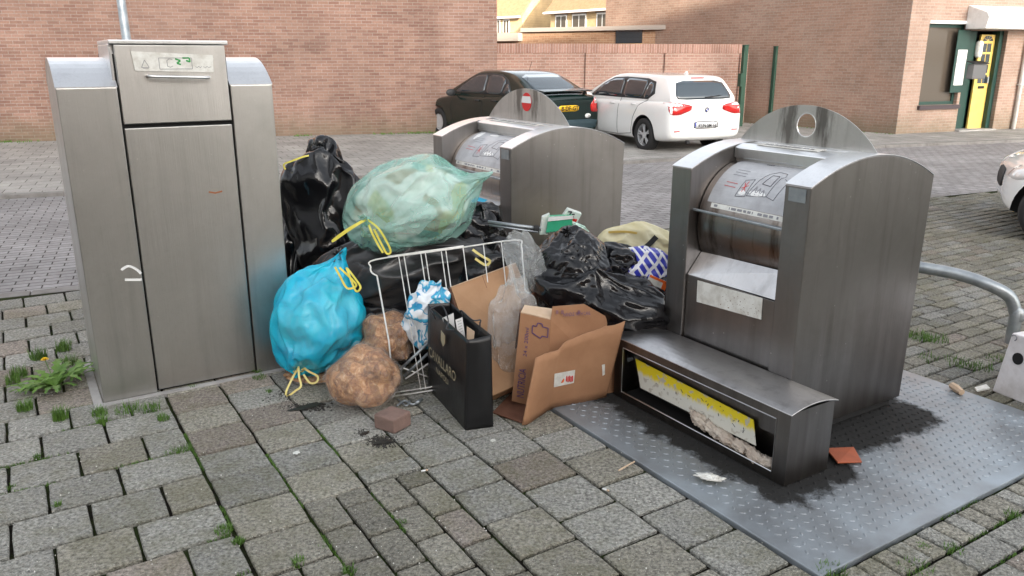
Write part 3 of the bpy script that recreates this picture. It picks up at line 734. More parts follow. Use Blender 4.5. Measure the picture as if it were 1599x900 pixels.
    for i in range(nn):
        j=(i+1)%nn
        ff+= [(i,j,nn+j,nn+i),(2*nn+j,2*nn+i,3*nn+i,3*nn+j),(j,i,2*nn+i,2*nn+j),(nn+i,nn+j,3*nn+j,3*nn+i)]
    fin_=mb.add(vv,ff).build('fin',brushed('steel_fin',(.56,.55,.53),(.42,.41,.40),(.3,.45),.3,stain=(hc[0],)),c,world=False)
    MB().prism([(am-.02,zb_-.002),(am-.02,zb_+.004),(am-.0025,zb_+.006),(am-.0025,zb_-.002)],'y',b0+.01,b1-.01).build('fin_foot',M['steel_lit'],c,world=False)
    if hole:
        mb=MB()
        ring=[(hc[0]+hr*math.cos(q*2*pi/28),hc[1]+hr*1.05*math.sin(q*2*pi/28)) for q in range(28)]
        mb.tube([(am,y,z) for y,z in ring],.0032,6,closed=True); mb.build('hole_rim',M['steel_lit'],fin_,world=False)
    else:
        disc=lambda z0,z1:[(hc[0]+.056*math.cos(a_),hc[1]+.059*math.sin(a_)) for a_ in [math.asin(z0)+(math.asin(z1)-math.asin(z0))*i/10 for i in range(11)]]+[(hc[0]-.056*math.cos(a_),hc[1]+.059*math.sin(a_)) for a_ in [math.asin(z1)+(math.asin(z0)-math.asin(z1))*i/10 for i in range(11)]]
        s=MB().prism(disc(-1,1),'x',am-.005,am-.0025).build('round_sticker',M['red'],fin_,world=False)
        MB().prism(disc(-.1,.62),'x',am-.0065,am-.0052).build('white_band',M['white'],s,world=False)
    # plinth
    MB().box((a0+.04,b0+.03,.0),(a1-.05,b1-.03,zbot-.001)).build('plinth',M['black'],c,world=False)
    if steps:
        sb0,sb1=0,1.065; zt=.318; d=.262
        s=MB()
        s.box((0,sb0,.0),(.012,sb0+.065,zt-.006)).box((0,1.005,.0),(.012,sb1,zt-.006))
        s.box((0,sb0+.065,.0),(.012,1.005,.035)).box((0,sb0+.065,.268),(.012,1.005,zt-.006))
        s.box((.012,sb0,0),(d,sb0+.012,zt-.006)).box((.012,sb1-.012,0),(d,sb1,zt-.006))
        fs=s.build('step_box',M['steel_dark'],c,world=False)
        n=10; up=[(-.012+(d+.02)*i/n,zt-.004+.022*(1-((i/n-.5)*2)**2)) for i in range(n+1)]
        MB().prism(up+[(x,z-.005) for x,z in up[::-1]],'y',sb0-.012,sb1+.008).build('step_top',M['step'],c,world=False,bevel=.0015)
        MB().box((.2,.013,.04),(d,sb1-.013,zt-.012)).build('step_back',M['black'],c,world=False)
        MB().box((.012,.02,.26),(.10,sb1-.02,.29)).box((.06,.02,.16),(.075,sb1-.02,.262)).build('inner_rail',M['steel_dark'],c,world=False)
        # yellow and white strip, hangs on the rail
        sp=MB().slab([(.045,.962,.215),(.045,.215,.190),(.045,.19,.083),(.045,.915,.078)],.003).build('warning_strip',M['warn'],c,world=False)
        rr=random.Random(8); mb=MB()
        for q in range(26):
            b_=rr.uniform(.25,.9); z_=rr.uniform(.10,.18); l_=rr.uniform(.005,.02); an=rr.uniform(0,3)
            mb.slab([(.0425,b_,z_),(.0425,b_+l_*math.cos(an),z_+l_*math.sin(an)),(.0425,b_+l_*math.cos(an)+.004,z_+l_*math.sin(an)),(.0425,b_+.004,z_)],.0008)
        mb.build('scratches',M['ink'],sp,world=False)
        MB().box((.13,.013,.015),(.14,sb1-.013,zt-.02)).build('inner_panel',M['steel_dark'],c,world=False)
        MB().tube([(-.001,.066,.036),(-.001,1.004,.036),(-.001,1.004,.267),(-.001,.066,.267)],.0028,6,closed=True).build('rim_highlight',M['steel_lit'],c,world=False)  # added bright tube, paints the highlight along the opening edge
        MB().tube([(.055,1.0,.2),(.03,1.0,.2)],.01,10).build('bolt',M['galv'],c,world=False)
    return c
m=mat('warn',(.8,.8,.75),.5); n=N(m); sx=n.n('ShaderNodeSeparateXYZ'); o=n.mp(); n.l(o,sx.inputs[0])
yy=n.math('SUBTRACT',sx.outputs[1],.0)
h=n.math('ADD',n.math('SUBTRACT',sx.outputs[2],n.math('MULTIPLY',sx.outputs[1],.02)),n.math('MULTIPLY',n.math('SUBTRACT',n.noise(n.mp((1,35,8)),1,4,.7),.5),.07))
M['warn']=n.set(color=n.mix(n.ramp(n.noise(o,26,4),(.56,0),(.62,1)),n.ramp(h,(.128,(.68,.67,.60)),(.15,(.78,.62,.02))),(.5,.47,.4)))
O3=Vector((1.0773,2.8202,.012)); O2=Vector((-.117,4.318,0))
c3=inlet('waste_container','steel waste container with round hole in its fin and low step on the patterned plate',O3,.795)
c2=inlet('waste_container','steel waste container with red and white round sticker behind the rubbish pile',O2,1.005,steps=False,hole=False)
# diamond plate
pa0,pa1=2.408-.35,3.965; pb0,pb1=1.372+.004,1.821+1.22
def plate_mat():
    m=mat('plate',(.3,.34,.37),.4,.35); n=N(m); o=n.mp()
    n1=n.noise(o,3,6,.6,.3); n2=n.noise(o,60,3); 
    c=n.ramp(n1,(.35,(.20,.215,.23)),(.62,(.36,.41,.455)))
    # grime lying round the container foot (local frame: x along depth, y along the plate)
    sx=n.n('ShaderNodeSeparateXYZ'); n.l(o,sx.inputs[0]); 
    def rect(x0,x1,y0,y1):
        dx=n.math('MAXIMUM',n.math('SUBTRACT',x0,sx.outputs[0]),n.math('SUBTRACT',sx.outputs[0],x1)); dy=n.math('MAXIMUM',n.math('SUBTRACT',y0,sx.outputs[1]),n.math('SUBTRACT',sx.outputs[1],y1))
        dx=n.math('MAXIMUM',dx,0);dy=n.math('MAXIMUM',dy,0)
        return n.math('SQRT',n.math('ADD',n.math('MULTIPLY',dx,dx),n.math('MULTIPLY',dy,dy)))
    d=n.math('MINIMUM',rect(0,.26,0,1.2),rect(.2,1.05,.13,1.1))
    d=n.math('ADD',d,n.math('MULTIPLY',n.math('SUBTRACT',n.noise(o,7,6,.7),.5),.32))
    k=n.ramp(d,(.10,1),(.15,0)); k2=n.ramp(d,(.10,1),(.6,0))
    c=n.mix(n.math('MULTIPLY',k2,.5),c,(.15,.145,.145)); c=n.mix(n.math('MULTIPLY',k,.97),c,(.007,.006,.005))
    r=n.mix(k,n.ramp(n1,(.3,.30),(.7,.5)),.85)
    return n.set(color=c,rough=r,normal=n.bump(n2,.2,.002),metal=n.mix(k,.35,0.0))
M['plate']=plate_mat()
pl=thing('steel_plate','blue grey patterned steel floor plate under the right container','plate',O3.copy()-Vector((0,0,.012)),TH)
x0,x1=pa0-2.408,pa1-2.408; y0,y1=pb0-1.821,pb1-1.821
MB().box((x0,y0,-.03),(x1,y1,.008)).build('sheet',M['plate'],pl,world=False,bevel=.004)
mb=MB(); sp=.0415; i=0; x=x0+.07
rr=random.Random(1)
while x<x1-.05:
    j=0; y=y0+.07
    while y<y1-.02:
        hide=(.3<x<1.1 and .25<y<1.0) or (0.02<x<.25 and .02<y<1.04)
        if not hide:
            an=(pi/4 if (i+j)%2 else -pi/4)+TH*0; c_,s_=math.cos(an),math.sin(an); l,wd,hh=.014,.0046,.0034
            def q(u,v,z): return (x+u*c_-v*s_,y+u*s_+v*c_,z)
            V=[q(l,0,.0078),q(.5*l,wd,.0078),q(-.5*l,wd,.0078),q(-l,0,.0078),q(-.5*l,-wd,.0078),q(.5*l,-wd,.0078),
               q(.6*l,0,.008+hh),q(.3*l,wd*.5,.008+hh),q(-.3*l,wd*.5,.008+hh),q(-.6*l,0,.008+hh),q(-.3*l,-wd*.5,.008+hh),q(.3*l,-wd*.5,.008+hh)]
            mb.add(V,[(k,(k+1)%6,6+(k+1)%6,6+k) for k in range(6)]+[(6,7,8,9,10,11)])
        y+=sp;j+=1
    x+=sp*.9;i+=1
mb.build('raised_pattern',M['plate'],pl,world=False)
# ---------------- left container: local x = A (width), y = B (depth)
O1=gz(162.4,630)
lc=thing('waste_container','tall steel container with front door and top flap at the left','waste container',(O1.x,O1.y,0),TH)
Wc,Dc=.957,.62
def lid(x0,x1):
    n=16; pts=[]
    for i in range(n+1):
        t=i/n; y=Dc*t; pts.append((y,1.513+.128*(1-abs(2*t-1)**2.1)))
    return pts
LP=lid(0,1)
for (x0,x1) in ((0,.248),(.752,Wc)):
    MB().prism([(0,.0)]+LP+[(Dc,0)],'x',x0,x1).build('side_panel',M['steel'],lc,world=False,bevel=.004)
    MB().prism([(y,z+.004) for y,z in LP]+[(y,z+.0005) for y,z in LP[::-1]],'x',x0-.002,x1+.002).build('lit_top',M['steel_lit'],lc,world=False)  # pale skin on the lid carries painted sky light
MB().box((.2485,.03,0),(.7515,Dc-.01,1.66)).build('core',M['black'],lc,world=False)
dp=MB().box((.256,.003,.012),(.744,.029,1.326)).build('door',M['steel'],lc,world=False,bevel=.004)
# flap box: leaning top
mb=MB(); mb.add([(.256,-.004,1.345),(.744,-.004,1.345),(.744,.006,1.70),(.256,.006,1.70),(.256,.45,1.345),(.744,.45,1.345),(.744,.45,1.715),(.256,.45,1.715)],[(0,1,2,3),(7,6,5,4),(0,4,5,1),(1,5,6,2),(2,6,7,3),(3,7,4,0)])
fl=mb.build('flap',M['steel'],lc,world=False,bevel=.004)
MB().box((.236,.002,1.703),(.76,.46,1.722)).box((.236,.031,1.5),(.2555,.46,1.703)).build('flap_cover',M['steel_lit'],lc,world=False,bevel=.004)
def ff(x,z,o=0): # point on flap front
    return (x,-.004+.010*(z-1.345)/.355-o,z)
lb=MB().slab([ff(.325,1.672,.003),ff(.685,1.655,.003),ff(.68,1.575,.003),ff(.333,1.585,.003)],.003).build('label',M['label'],lc,world=False)
def st1(name,polys,m_,w_=.003):
    mb=MB()
    for pts in polys:
        for (x0,z0),(x1,z1) in zip(pts[:-1],pts[1:]):
            p,q=Vector(ff(x0,z0,.0055)),Vector(ff(x1,z1,.0055)); d=(q-p).normalized(); sdd=d.cross(Vector((0,-1,0)))*w_/2
            mb.slab([p+sdd,q+sdd,q-sdd,p-sdd],.0008)
    return mb.build(name,m_,lb,world=False)
def rc(x0,z0,x1,z1): return [(x0,z0),(x1,z0),(x1,z1),(x0,z1),(x0,z0)]
st1('printed_outline',[rc(.44,1.592,.585,1.642),[(.362,1.6),(.378,1.633),(.395,1.6),(.362,1.6)],[(.368,1.596),(.392,1.596)],
  [(.50,1.635),(.485,1.638),(.475,1.63),(.475,1.605),(.487,1.600),(.50,1.606)]],M['inkgrey'],.0022)
st1('printed_green',[[(.512,1.638),(.535,1.630),(.518,1.618),(.535,1.612)],[(.545,1.642),(.575,1.642),(.578,1.625),(.56,1.63)]],M['inkgreen'],.007)
st1('printed_line',[[(.60,1.603),(.607,1.597),(.614,1.604),(.621,1.597),(.628,1.603)],[(.636,1.602),(.645,1.596),(.652,1.603),(.66,1.598),(.672,1.601)]],M['inkgrey'],.002)
hx=MB().tube(smooth_path([ff(.385,1.562,0),ff(.385,1.562,.03),ff(.42,1.559,.045),ff(.62,1.553,.045),ff(.652,1.552,.03),ff(.652,1.552,0)],4),.0065,8).build('handle',M['steel_lit'],lc,world=False,smooth=True)
# scuffs
mb=MB()
for pts in ([(.16,.66),(.19,.675),(.22,.66),(.245,.63)],[(.17,.61),(.2,.605),(.244,.6)]):
    mb.ribbon([(x,-.0008,z) for x,z in smooth_path([(a_,b_,0) for a_,b_ in pts],4) for x,z in [(x,z)]] if False else [(p.x,-.001,p.y) for p in smooth_path([(a_,b_,0) for a_,b_ in pts],4)],.012,up=(0,-1,0),th=.0008)
mb.build('scuff',M['white'],lc,world=False)
mb=MB().ribbon([(.60,.002,1.0),(.63,.002,.992),(.665,.002,.998)],.008,up=(0,-1,0),th=.0008); mb.build('rust_mark',mat('rust',(.30,.11,.04),.8),dp,world=False)
# concrete rim round the foot of the left container
fr=MB(); e=.045
fr.box((-e,-e,-.03),(Wc+e,-.004,.004)).box((-e,-.004,-.03),(-.004,Dc+e,.004)).box((Wc+.004,-.004,-.03),(Wc+e,Dc+e,.004)).build('foundation_rim',M['conc'],lc,world=False,bevel=.003)
# ---------------- hoop barrier
hb=thing('hoop_barrier','grey tubular steel hoop barrier behind the right container','barrier',(2.5,4.35,0))
Yh=4.55
pts=[at(1300,395,Yh+.45),at(1440,418,Yh+.2),at(1500,430,Yh+.1),at(1548,447,Yh),at(1578,466,Yh-.03),at(1588,500,Yh-.05)]
e_=pts[-1]; pts.append(Vector((e_.x-.01,e_.y,0.2))); pts.append(Vector((e_.x-.01,e_.y,-.1)))
s0=pts[0]; pts=[Vector((s0.x-.12,s0.y+.05,-.1)),Vector((s0.x-.12,s0.y+.05,.3)),Vector((s0.x-.08,s0.y+.03,s0.z-.04))]+pts
MB().tube(smooth_path(pts,6),.036,14).build('tube',M['galv'],hb,smooth=True)
# ---------------- white block with a hole
P=gz(1549,611); Q=gz(1606,634); d=(Q-P).normalized(); nrm=Vector((-d.y,d.x,0))
Hb=.325
wb=thing('concrete_block','white painted block with a black round hole at the right edge','block',(P.x,P.y,0))
T=Vector((0,0,Hb))
p0=P;p1=P+d*.5;p2=p1+nrm*.5;p3=P+nrm*.42
ins=.03
mb=MB().add([p0,p1,p2,p3,p0+T+d*.035+nrm*.02,p1+T+nrm*.02-d*.03,p2+T-d*.03,p3+T+d*.035],[(0,1,2,3),(7,6,5,4),(0,4,5,1),(1,5,6,2),(2,6,7,3),(3,7,4,0)])
bo=mb.build('body',stained('wblock',(.78,.76,.77),(.60,.57,.56),.6,7),wb,bevel=.006)
hp=at(1587,562,(P+d*.12).y); 
# project the hole on the front face
n_=(-nrm); o_=p0; dd=ray(1587,561); t=((o_-Vector((0,0,H))).dot(n_))/dd.dot(n_); hc_=Vector((0,0,H))+dd*t
c_=[hc_+d*.027*math.cos(a_)+Vector((0,0,1))*.03*math.sin(a_)+n_*.002+nrm*(.02*(hc_.z/Hb)) for a_ in [2*pi*i/24 for i in range(24)]]
MB().slab(c_,.006).build('hole',M['black'],bo)
dd=ray(1582,528); t=((o_-Vector((0,0,H))).dot(n_))/dd.dot(n_); hc2=Vector((0,0,H))+dd*t+nrm*.012
MB().tube([hc2+d*.014*math.cos(a_)+Vector((0,0,1))*.014*math.sin(a_)+n_*.004 for a_ in [-1.2,-.4,.4,1.2,2,2.8]],.003,6).build('scrawl',M['inkgrey'],bo)
# ================================================================ CARS
def carpaint(name,c,rough=.25,spec=.5,coat=1):
    m=mat(name,c,rough,coat=coat,spec=spec); m.node_tree.nodes['Principled BSDF'].inputs['Coat Roughness'].default_value=.06
    n=N(m); o=n.mp(); n.set(color=n.mix(n.math('MULTIPLY',n.ramp(n.noise(o,5,6,.65),(.5,0),(.75,1)),.25),c,tuple(min(1,x*.8+.02) for x in c)))
    return m
M['paintwhite']=carpaint('paintwhite',(.80,.80,.79)); M['paintgreen']=carpaint('paintgreen',(.004,.014,.012),.25,spec=.3,coat=.6)
M['plastic']=mat('plastic',(.025,.026,.028),.5); M['lampred']=mat('lampred',(.55,.015,.012),.12,coat=1); M['lampwhite']=mat('lampwhite',(.75,.72,.7),.15,coat=1)
M['alloy']=mat('alloy',(.55,.56,.58),.35,.35); M['bumper']=carpaint('bumper',(.025,.05,.062),.45,coat=.3)
M['plateyellow']=mat('plateyellow',(.85,.50,.02),.4); M['platewhite']=mat('platewhite',(.8,.8,.8),.4); M['eublue']=mat('eublue',(.02,.05,.35),.4)
M['interior']=mat('interior',(.03,.03,.032),.7); M['seatcloth']=noisy('seatcloth',(.06,.06,.065),(.04,.04,.045),10,.9)
def tinted():
    m=bpy.data.materials.new('carglass'); m.use_nodes=True; t=m.node_tree; t.nodes.clear()
    o=t.nodes.new('ShaderNodeOutputMaterial'); mx=t.nodes.new('ShaderNodeMixShader'); tr=t.nodes.new('ShaderNodeBsdfTransparent'); gl=t.nodes.new('ShaderNodeBsdfGlossy'); fr=t.nodes.new('ShaderNodeFresnel')
    tr.inputs[0].default_value=(.42,.47,.47,1); gl.inputs['Roughness'].default_value=.03; fr.inputs[0].default_value=1.75
    t.links.new(fr.outputs[0],mx.inputs[0]); t.links.new(tr.outputs[0],mx.inputs[1]); t.links.new(gl.outputs[0],mx.inputs[2]); t.links.new(mx.outputs[0],o.inputs[0]); return m
M['carglass']=tinted()
def lerp(a,b,t): return a+(b-a)*t
def car(name,label,loc,heading,sp):
    c=thing(name,label,'car',loc,heading)
    HW=[(0,0),(.6,0),(.9,.015),(.975,.09),(1,.25),(1,.5),(.995,.72),(.965,.90),(.88,.975),(.55,1.0),(0,1.012)]
    st=sp['body']; V=[];Fc=[]
    ring=[(y,z) for y,z in HW]+[(-y,z) for y,z in HW[-2:0:-1]]; n=len(ring)
    for (x,wd,zt,zb) in st:
        for y,z in ring: V.append((x,y*wd,zb+(zt-zb)*z))
    for i in range(len(st)-1):
        for k in range(n): Fc.append((i*n+k,i*n+(k+1)%n,(i+1)*n+(k+1)%n,(i+1)*n+k))
    Fc.append(tuple(range(n-1,-1,-1))); Fc.append(tuple((len(st)-1)*n+k for k in range(n)))
    def ev(vs_,fs,lv=2):
        me=bpy.data.meshes.new('tmp'); me.from_pydata(vs_,[],fs); o=bpy.data.objects.new('tmp',me); COL.objects.link(o)
        bm=bmesh.new(); bm.from_mesh(me); bmesh.ops.recalc_face_normals(bm,faces=bm.faces); bm.to_mesh(me); bm.free()
        o.modifiers.new('s','SUBSURF').levels=lv; return o
    body=ev(V,Fc)
    # wheel arch cutter
    cut=MB()
    for x in sp['axles']:
        for s in (-1,1):
            pts=[(x+sp['ar']*math.cos(a_),sp['wr']+sp['ar']*math.sin(a_)) for a_ in [2*pi*i/40 for i in range(40)]]
            m0=len(cut.v); y0,y1=sorted((s*.55,s*1.2)); cut.prism(pts,'y',y0,y1)
    me=bpy.data.meshes.new('cut'); me.from_pydata([tuple(v) for v in cut.v],[],cut.f); bm=bmesh.new(); bm.from_mesh(me); bmesh.ops.recalc_face_normals(bm,faces=bm.faces); bm.to_mesh(me); bm.free()
    co_=bpy.data.objects.new('cut',me); COL.objects.link(co_)
    b=body.modifiers.new('b','BOOLEAN'); b.operation='DIFFERENCE'; b.object=co_; b.solver='EXACT'
    bpy.context.view_layer.update(); dg=bpy.context.evaluated_depsgraph_get()
    bme=bpy.data.meshes.new_from_object(body.evaluated_get(dg))
    bpy.data.objects.remove(co_); bpy.data.objects.remove(body)
    # greenhouse
    G=sp['house']; V=[];Fc=[]
    wb,wr,belt=sp['wb'],sp['wrf'],sp['belt']
    for (x,zr,k) in G:
        bz=belt(x); wr_=lerp(wb,wr,max(0,min(1,(zr-bz)/.45)))*k; wbx=wb*k
        hw=[(wbx*.98,bz-.12),(wbx,bz-.02),(lerp(wbx,wr_,.33)+.012,lerp(bz,zr,.33)),(lerp(wbx,wr_,.68)+.014,lerp(bz,zr,.68)),(wr_+.01,lerp(bz,zr,.93)),(wr_*.93,zr-.002),(wr_*.6,zr+.012),(0,zr+.018)]
        r_=hw+[(-y,z) for y,z in hw[-2::-1]]
        for y,z in r_: V.append((x,y,z))
    n=15
    for i in range(len(G)-1):
        for k in range(n): Fc.append((i*n+k,i*n+(k+1)%n,(i+1)*n+(k+1)%n,(i+1)*n+k))
    Fc.append(tuple(range(n-1,-1,-1))); Fc.append(tuple((len(G)-1)*n+k for k in range(n)))
    gh=ev(V,Fc); bpy.context.view_layer.update(); dg=bpy.context.evaluated_depsgraph_get(); gme=bpy.data.meshes.new_from_object(gh.evaluated_get(dg)); bpy.data.objects.remove(gh)
    bm=bmesh.new(); bm.from_mesh(bme); bm.from_mesh(gme)
    bvh=BVHTree.FromBMesh(bm); paint=M[sp['paint']]
    # windows are real openings cut out of the cabin shell: collect their outlines
    wins=sp['side']
    def inside(poly,p):
        c_=False
        for i in range(len(poly)):
            (x0,y0),(x1,y1)=poly[i],poly[i-1]
            if (y0>p[1])!=(y1>p[1]) and p[0]<(x1-x0)*(p[1]-y0)/(y1-y0)+x0: c_=not c_
        return c_
    for f in bm.faces:
        f.smooth=True; ce=f.calc_center_median()
        for ax in sp['axles']:
            d=math.hypot(ce.x-ax,ce.z-sp['wr'])
            if d<sp['ar']*1.002 and abs(ce.y)>.5 and ce.z>.0 and (abs(d-sp['ar'])<.012 or abs(abs(ce.y)-.55)<.01): f.material_index=1; f.smooth=False
    me=bpy.data.meshes.new('body'); bm.to_mesh(me); bm.free()
    me.materials.append(paint); me.materials.append(M['black'])
    bo=link('body',me,c,False); m_=bo.modifiers.new('e','EDGE_SPLIT'); m_.split_angle=R(40)
    def patch(nm,poly,axis,sgn,m_,parent=bo,off=.004,cuts=3,th=0,rounds=1):
        for _ in range(rounds):
            q=[]
            for i in range(len(poly)):
                p0,p1=poly[i],poly[(i+1)%len(poly)]; q.append((lerp(p0[0],p1[0],.15),lerp(p0[1],p1[1],.15))); q.append((lerp(p0[0],p1[0],.85),lerp(p0[1],p1[1],.85)))
            poly=q
        bm=bmesh.new(); vv=[bm.verts.new((p[0],p[1],0)) for p in poly]; bm.faces.new(vv)
        # slice into a grid so that it can follow the bodywork
        xs=[p[0] for p in poly]; ys=[p[1] for p in poly]
        def sl(lo,hi,nr):
            k=max(2,int((hi-lo)/.06)); 
            for i in range(1,k):
                co_=lo+(hi-lo)*i/k
                bmesh.ops.bisect_plane(bm,geom=bm.verts[:]+bm.edges[:]+bm.faces[:],plane_co=(co_,0,0) if nr==0 else (0,co_,0),plane_no=(1,0,0) if nr==0 else (0,1,0))
        sl(min(xs),max(xs),0); sl(min(ys),max(ys),1)
        bad=[]
        for v in bm.verts:
            p=v.co
            if axis=='y': o_=Vector((p.x,sgn*3,p.y)); d=Vector((0,-sgn,0))
            elif axis=='x': o_=Vector((sgn*4,p.x,p.y)); d=Vector((-sgn,0,0))
            else: o_=Vector((p.x,p.y,4)); d=Vector((0,0,-1))
            h,nn,_,_=bvh.ray_cast(o_,d)
            if h is None: bad.append(v); continue
            if nn.dot(d)>0: nn=-nn
            v.co=h+nn*off
        if bad: bmesh.ops.delete(bm,geom=bad,context='VERTS')
        bmesh.ops.recalc_face_normals(bm,faces=bm.faces)
        me=bpy.data.meshes.new(nm); bm.to_mesh(me); bm.free()
        for p in me.polygons: p.use_smooth=True
        me.materials.append(m_); o=link(nm,me,parent,False)
        s=o.modifiers.new('s','SOLIDIFY'); s.thickness=.004; s.offset=0
        return o
    car.patch=patch
    for s in (1,-1):
        for w_ in sp['side']: patch('side_window',w_,'y',s,M['glass'],off=.006)
        for t_ in sp['trim']: patch('window_trim',t_,'y',s,M['plastic'],off=.0035,rounds=0)
        for d_ in sp['seams']:
            for p,q in zip(d_[:-1],d_[1:]):
                dx,dz=q[0]-p[0],q[1]-p[1]; L=math.hypot(dx,dz); nx,nz=-dz/L*.004,dx/L*.004
                patch('door_seam',[(p[0]+nx,p[1]+nz),(q[0]+nx,q[1]+nz),(q[0]-nx,q[1]-nz),(p[0]-nx,p[1]-nz)],'y',s,M['black'],off=.0018,rounds=0)
        for (hx,hz) in sp['handles']: patch('door_handle',[(hx-.09,hz-.014),(hx+.09,hz-.014),(hx+.09,hz+.014),(hx-.09,hz+.014)],'y',s,M[sp.get('hmat',sp['paint'])],off=.028)
        mx,my,mz=sp['mirror']
        mm=MB(); mm.tube([(mx+.02,s*(my-.06),mz-.02),(mx+.03,s*(my+.04),mz)],.02,8)
        mr=mm.build('mirror',M[sp['paint']],c,world=False)
        bm=bmesh.new(); bmesh.ops.create_icosphere(bm,subdivisions=3,radius=1)
        for v in bm.verts: v.co=Vector((mx+.06*v.co.x+(.0 if v.co.x>0 else .03*abs(v.co.x)),s*(my+.13)+v.co.y*.115,mz+.035+v.co.z*.075))
        me=bpy.data.meshes.new('mirror_shell'); bm.to_mesh(me); bm.free(); fin('mirror_shell',me,M[sp.get('mmat',sp['paint'])],mr,False,True)
    for s in (1,-1):
        for w_ in sp.get('sidelamp',[]): patch('side_repeater',w_,'y',s,M['orange'],off=.004)
    for nm,poly,ax,sg,mm in sp['panels']: patch(nm,poly,ax,sg,M[mm],off=.009 if nm=='licence_plate' else .005)
    # wheels
    for x in sp['axles']:
        for s in (1,-1):
            yo=sp['track']/2; y1=s*yo
            wr_=sp['wr']; rr_=sp['rim']
            prof=[(rr_-.01,-.09),(rr_+.02,-.10),(wr_-.03,-.105),(wr_-.006,-.085),(wr_,-.05),(wr_,.05),(wr_-.006,.085),(wr_-.03,.105),(rr_+.02,.10),(rr_-.01,.09)]
            N_=36; V=[];Fc=[]
            for i in range(N_):
                a_=2*pi*i/N_
                for (r_,y) in prof: V.append((x+r_*math.cos(a_),y1+y,wr_+r_*math.sin(a_)))
            k=len(prof)
            for i in range(N_):
                for q in range(k): Fc.append((i*k+q,i*k+(q+1)%k,((i+1)%N_)*k+(q+1)%k,((i+1)%N_)*k+q))
            me_=bpy.data.objects.new('wheel',None)
            wl=mesh('wheel',V,Fc,M['rubber'],c,False,True)
            rm=MB(); yf=y1+s*.075; yb=y1-s*.02
            pts=lambda r_,nn=36:[(x+r_*math.cos(2*pi*i/nn),wr_+r_*math.sin(2*pi*i/nn)) for i in range(nn)]
            # barrel
            a0=pts(rr_+.004);a1=pts(rr_-.014)
            V=[(p[0],yf,p[1]) for p in a0]+[(p[0],yf,p[1]) for p in a1]+[(p[0],yb,p[1]) for p in a1]
            rm.add(V,[(i,(i+1)%36,36+(i+1)%36,36+i) for i in range(36)]+[(36+i,36+(i+1)%36,72+(i+1)%36,72+i) for i in range(36)])
            ns=sp['spokes']
            for q in range(ns):
                a_=2*pi*q/ns+.2
                for da in ((-.16,.16) if sp.get('vspoke') else (0,)):
                    w1,w2=(.014,.011) if sp.get('vspoke') else (.055,.05)
                    p0=Vector((math.cos(a_),0,math.sin(a_)));t0=Vector((-math.sin(a_),0,math.cos(a_)))
                    p1=Vector((math.cos(a_+da),0,math.sin(a_+da)));t1=Vector((-math.sin(a_+da),0,math.cos(a_+da)))
                    ce=Vector((x,yf-s*.02,wr_)); q0,q1=ce+p0*.05,ce+p1*(rr_-.01)+Vector((0,s*.008,0))
                    rm.slab([q0+t0*w1,q1+t1*w2,q1-t1*w2,q0-t0*w1],.022)
            rm.prism(pts(.062,20),'y',min(yf-s*.03,yf-s*.004),max(yf-s*.03,yf-s*.004))
            rm.build('rim',M['alloy'],wl,world=False,bevel=.003,seg=1)
            bd=MB().prism(pts(rr_-.012,30),'y',min(yb,yb+s*.004),max(yb,yb+s*.004)).build('brake_shadow_disc',M['black'],wl,world=False); bd.name='spoke_shade_disc'  # black disc paints the shade behind the spokes
    return c,patch
SC=1
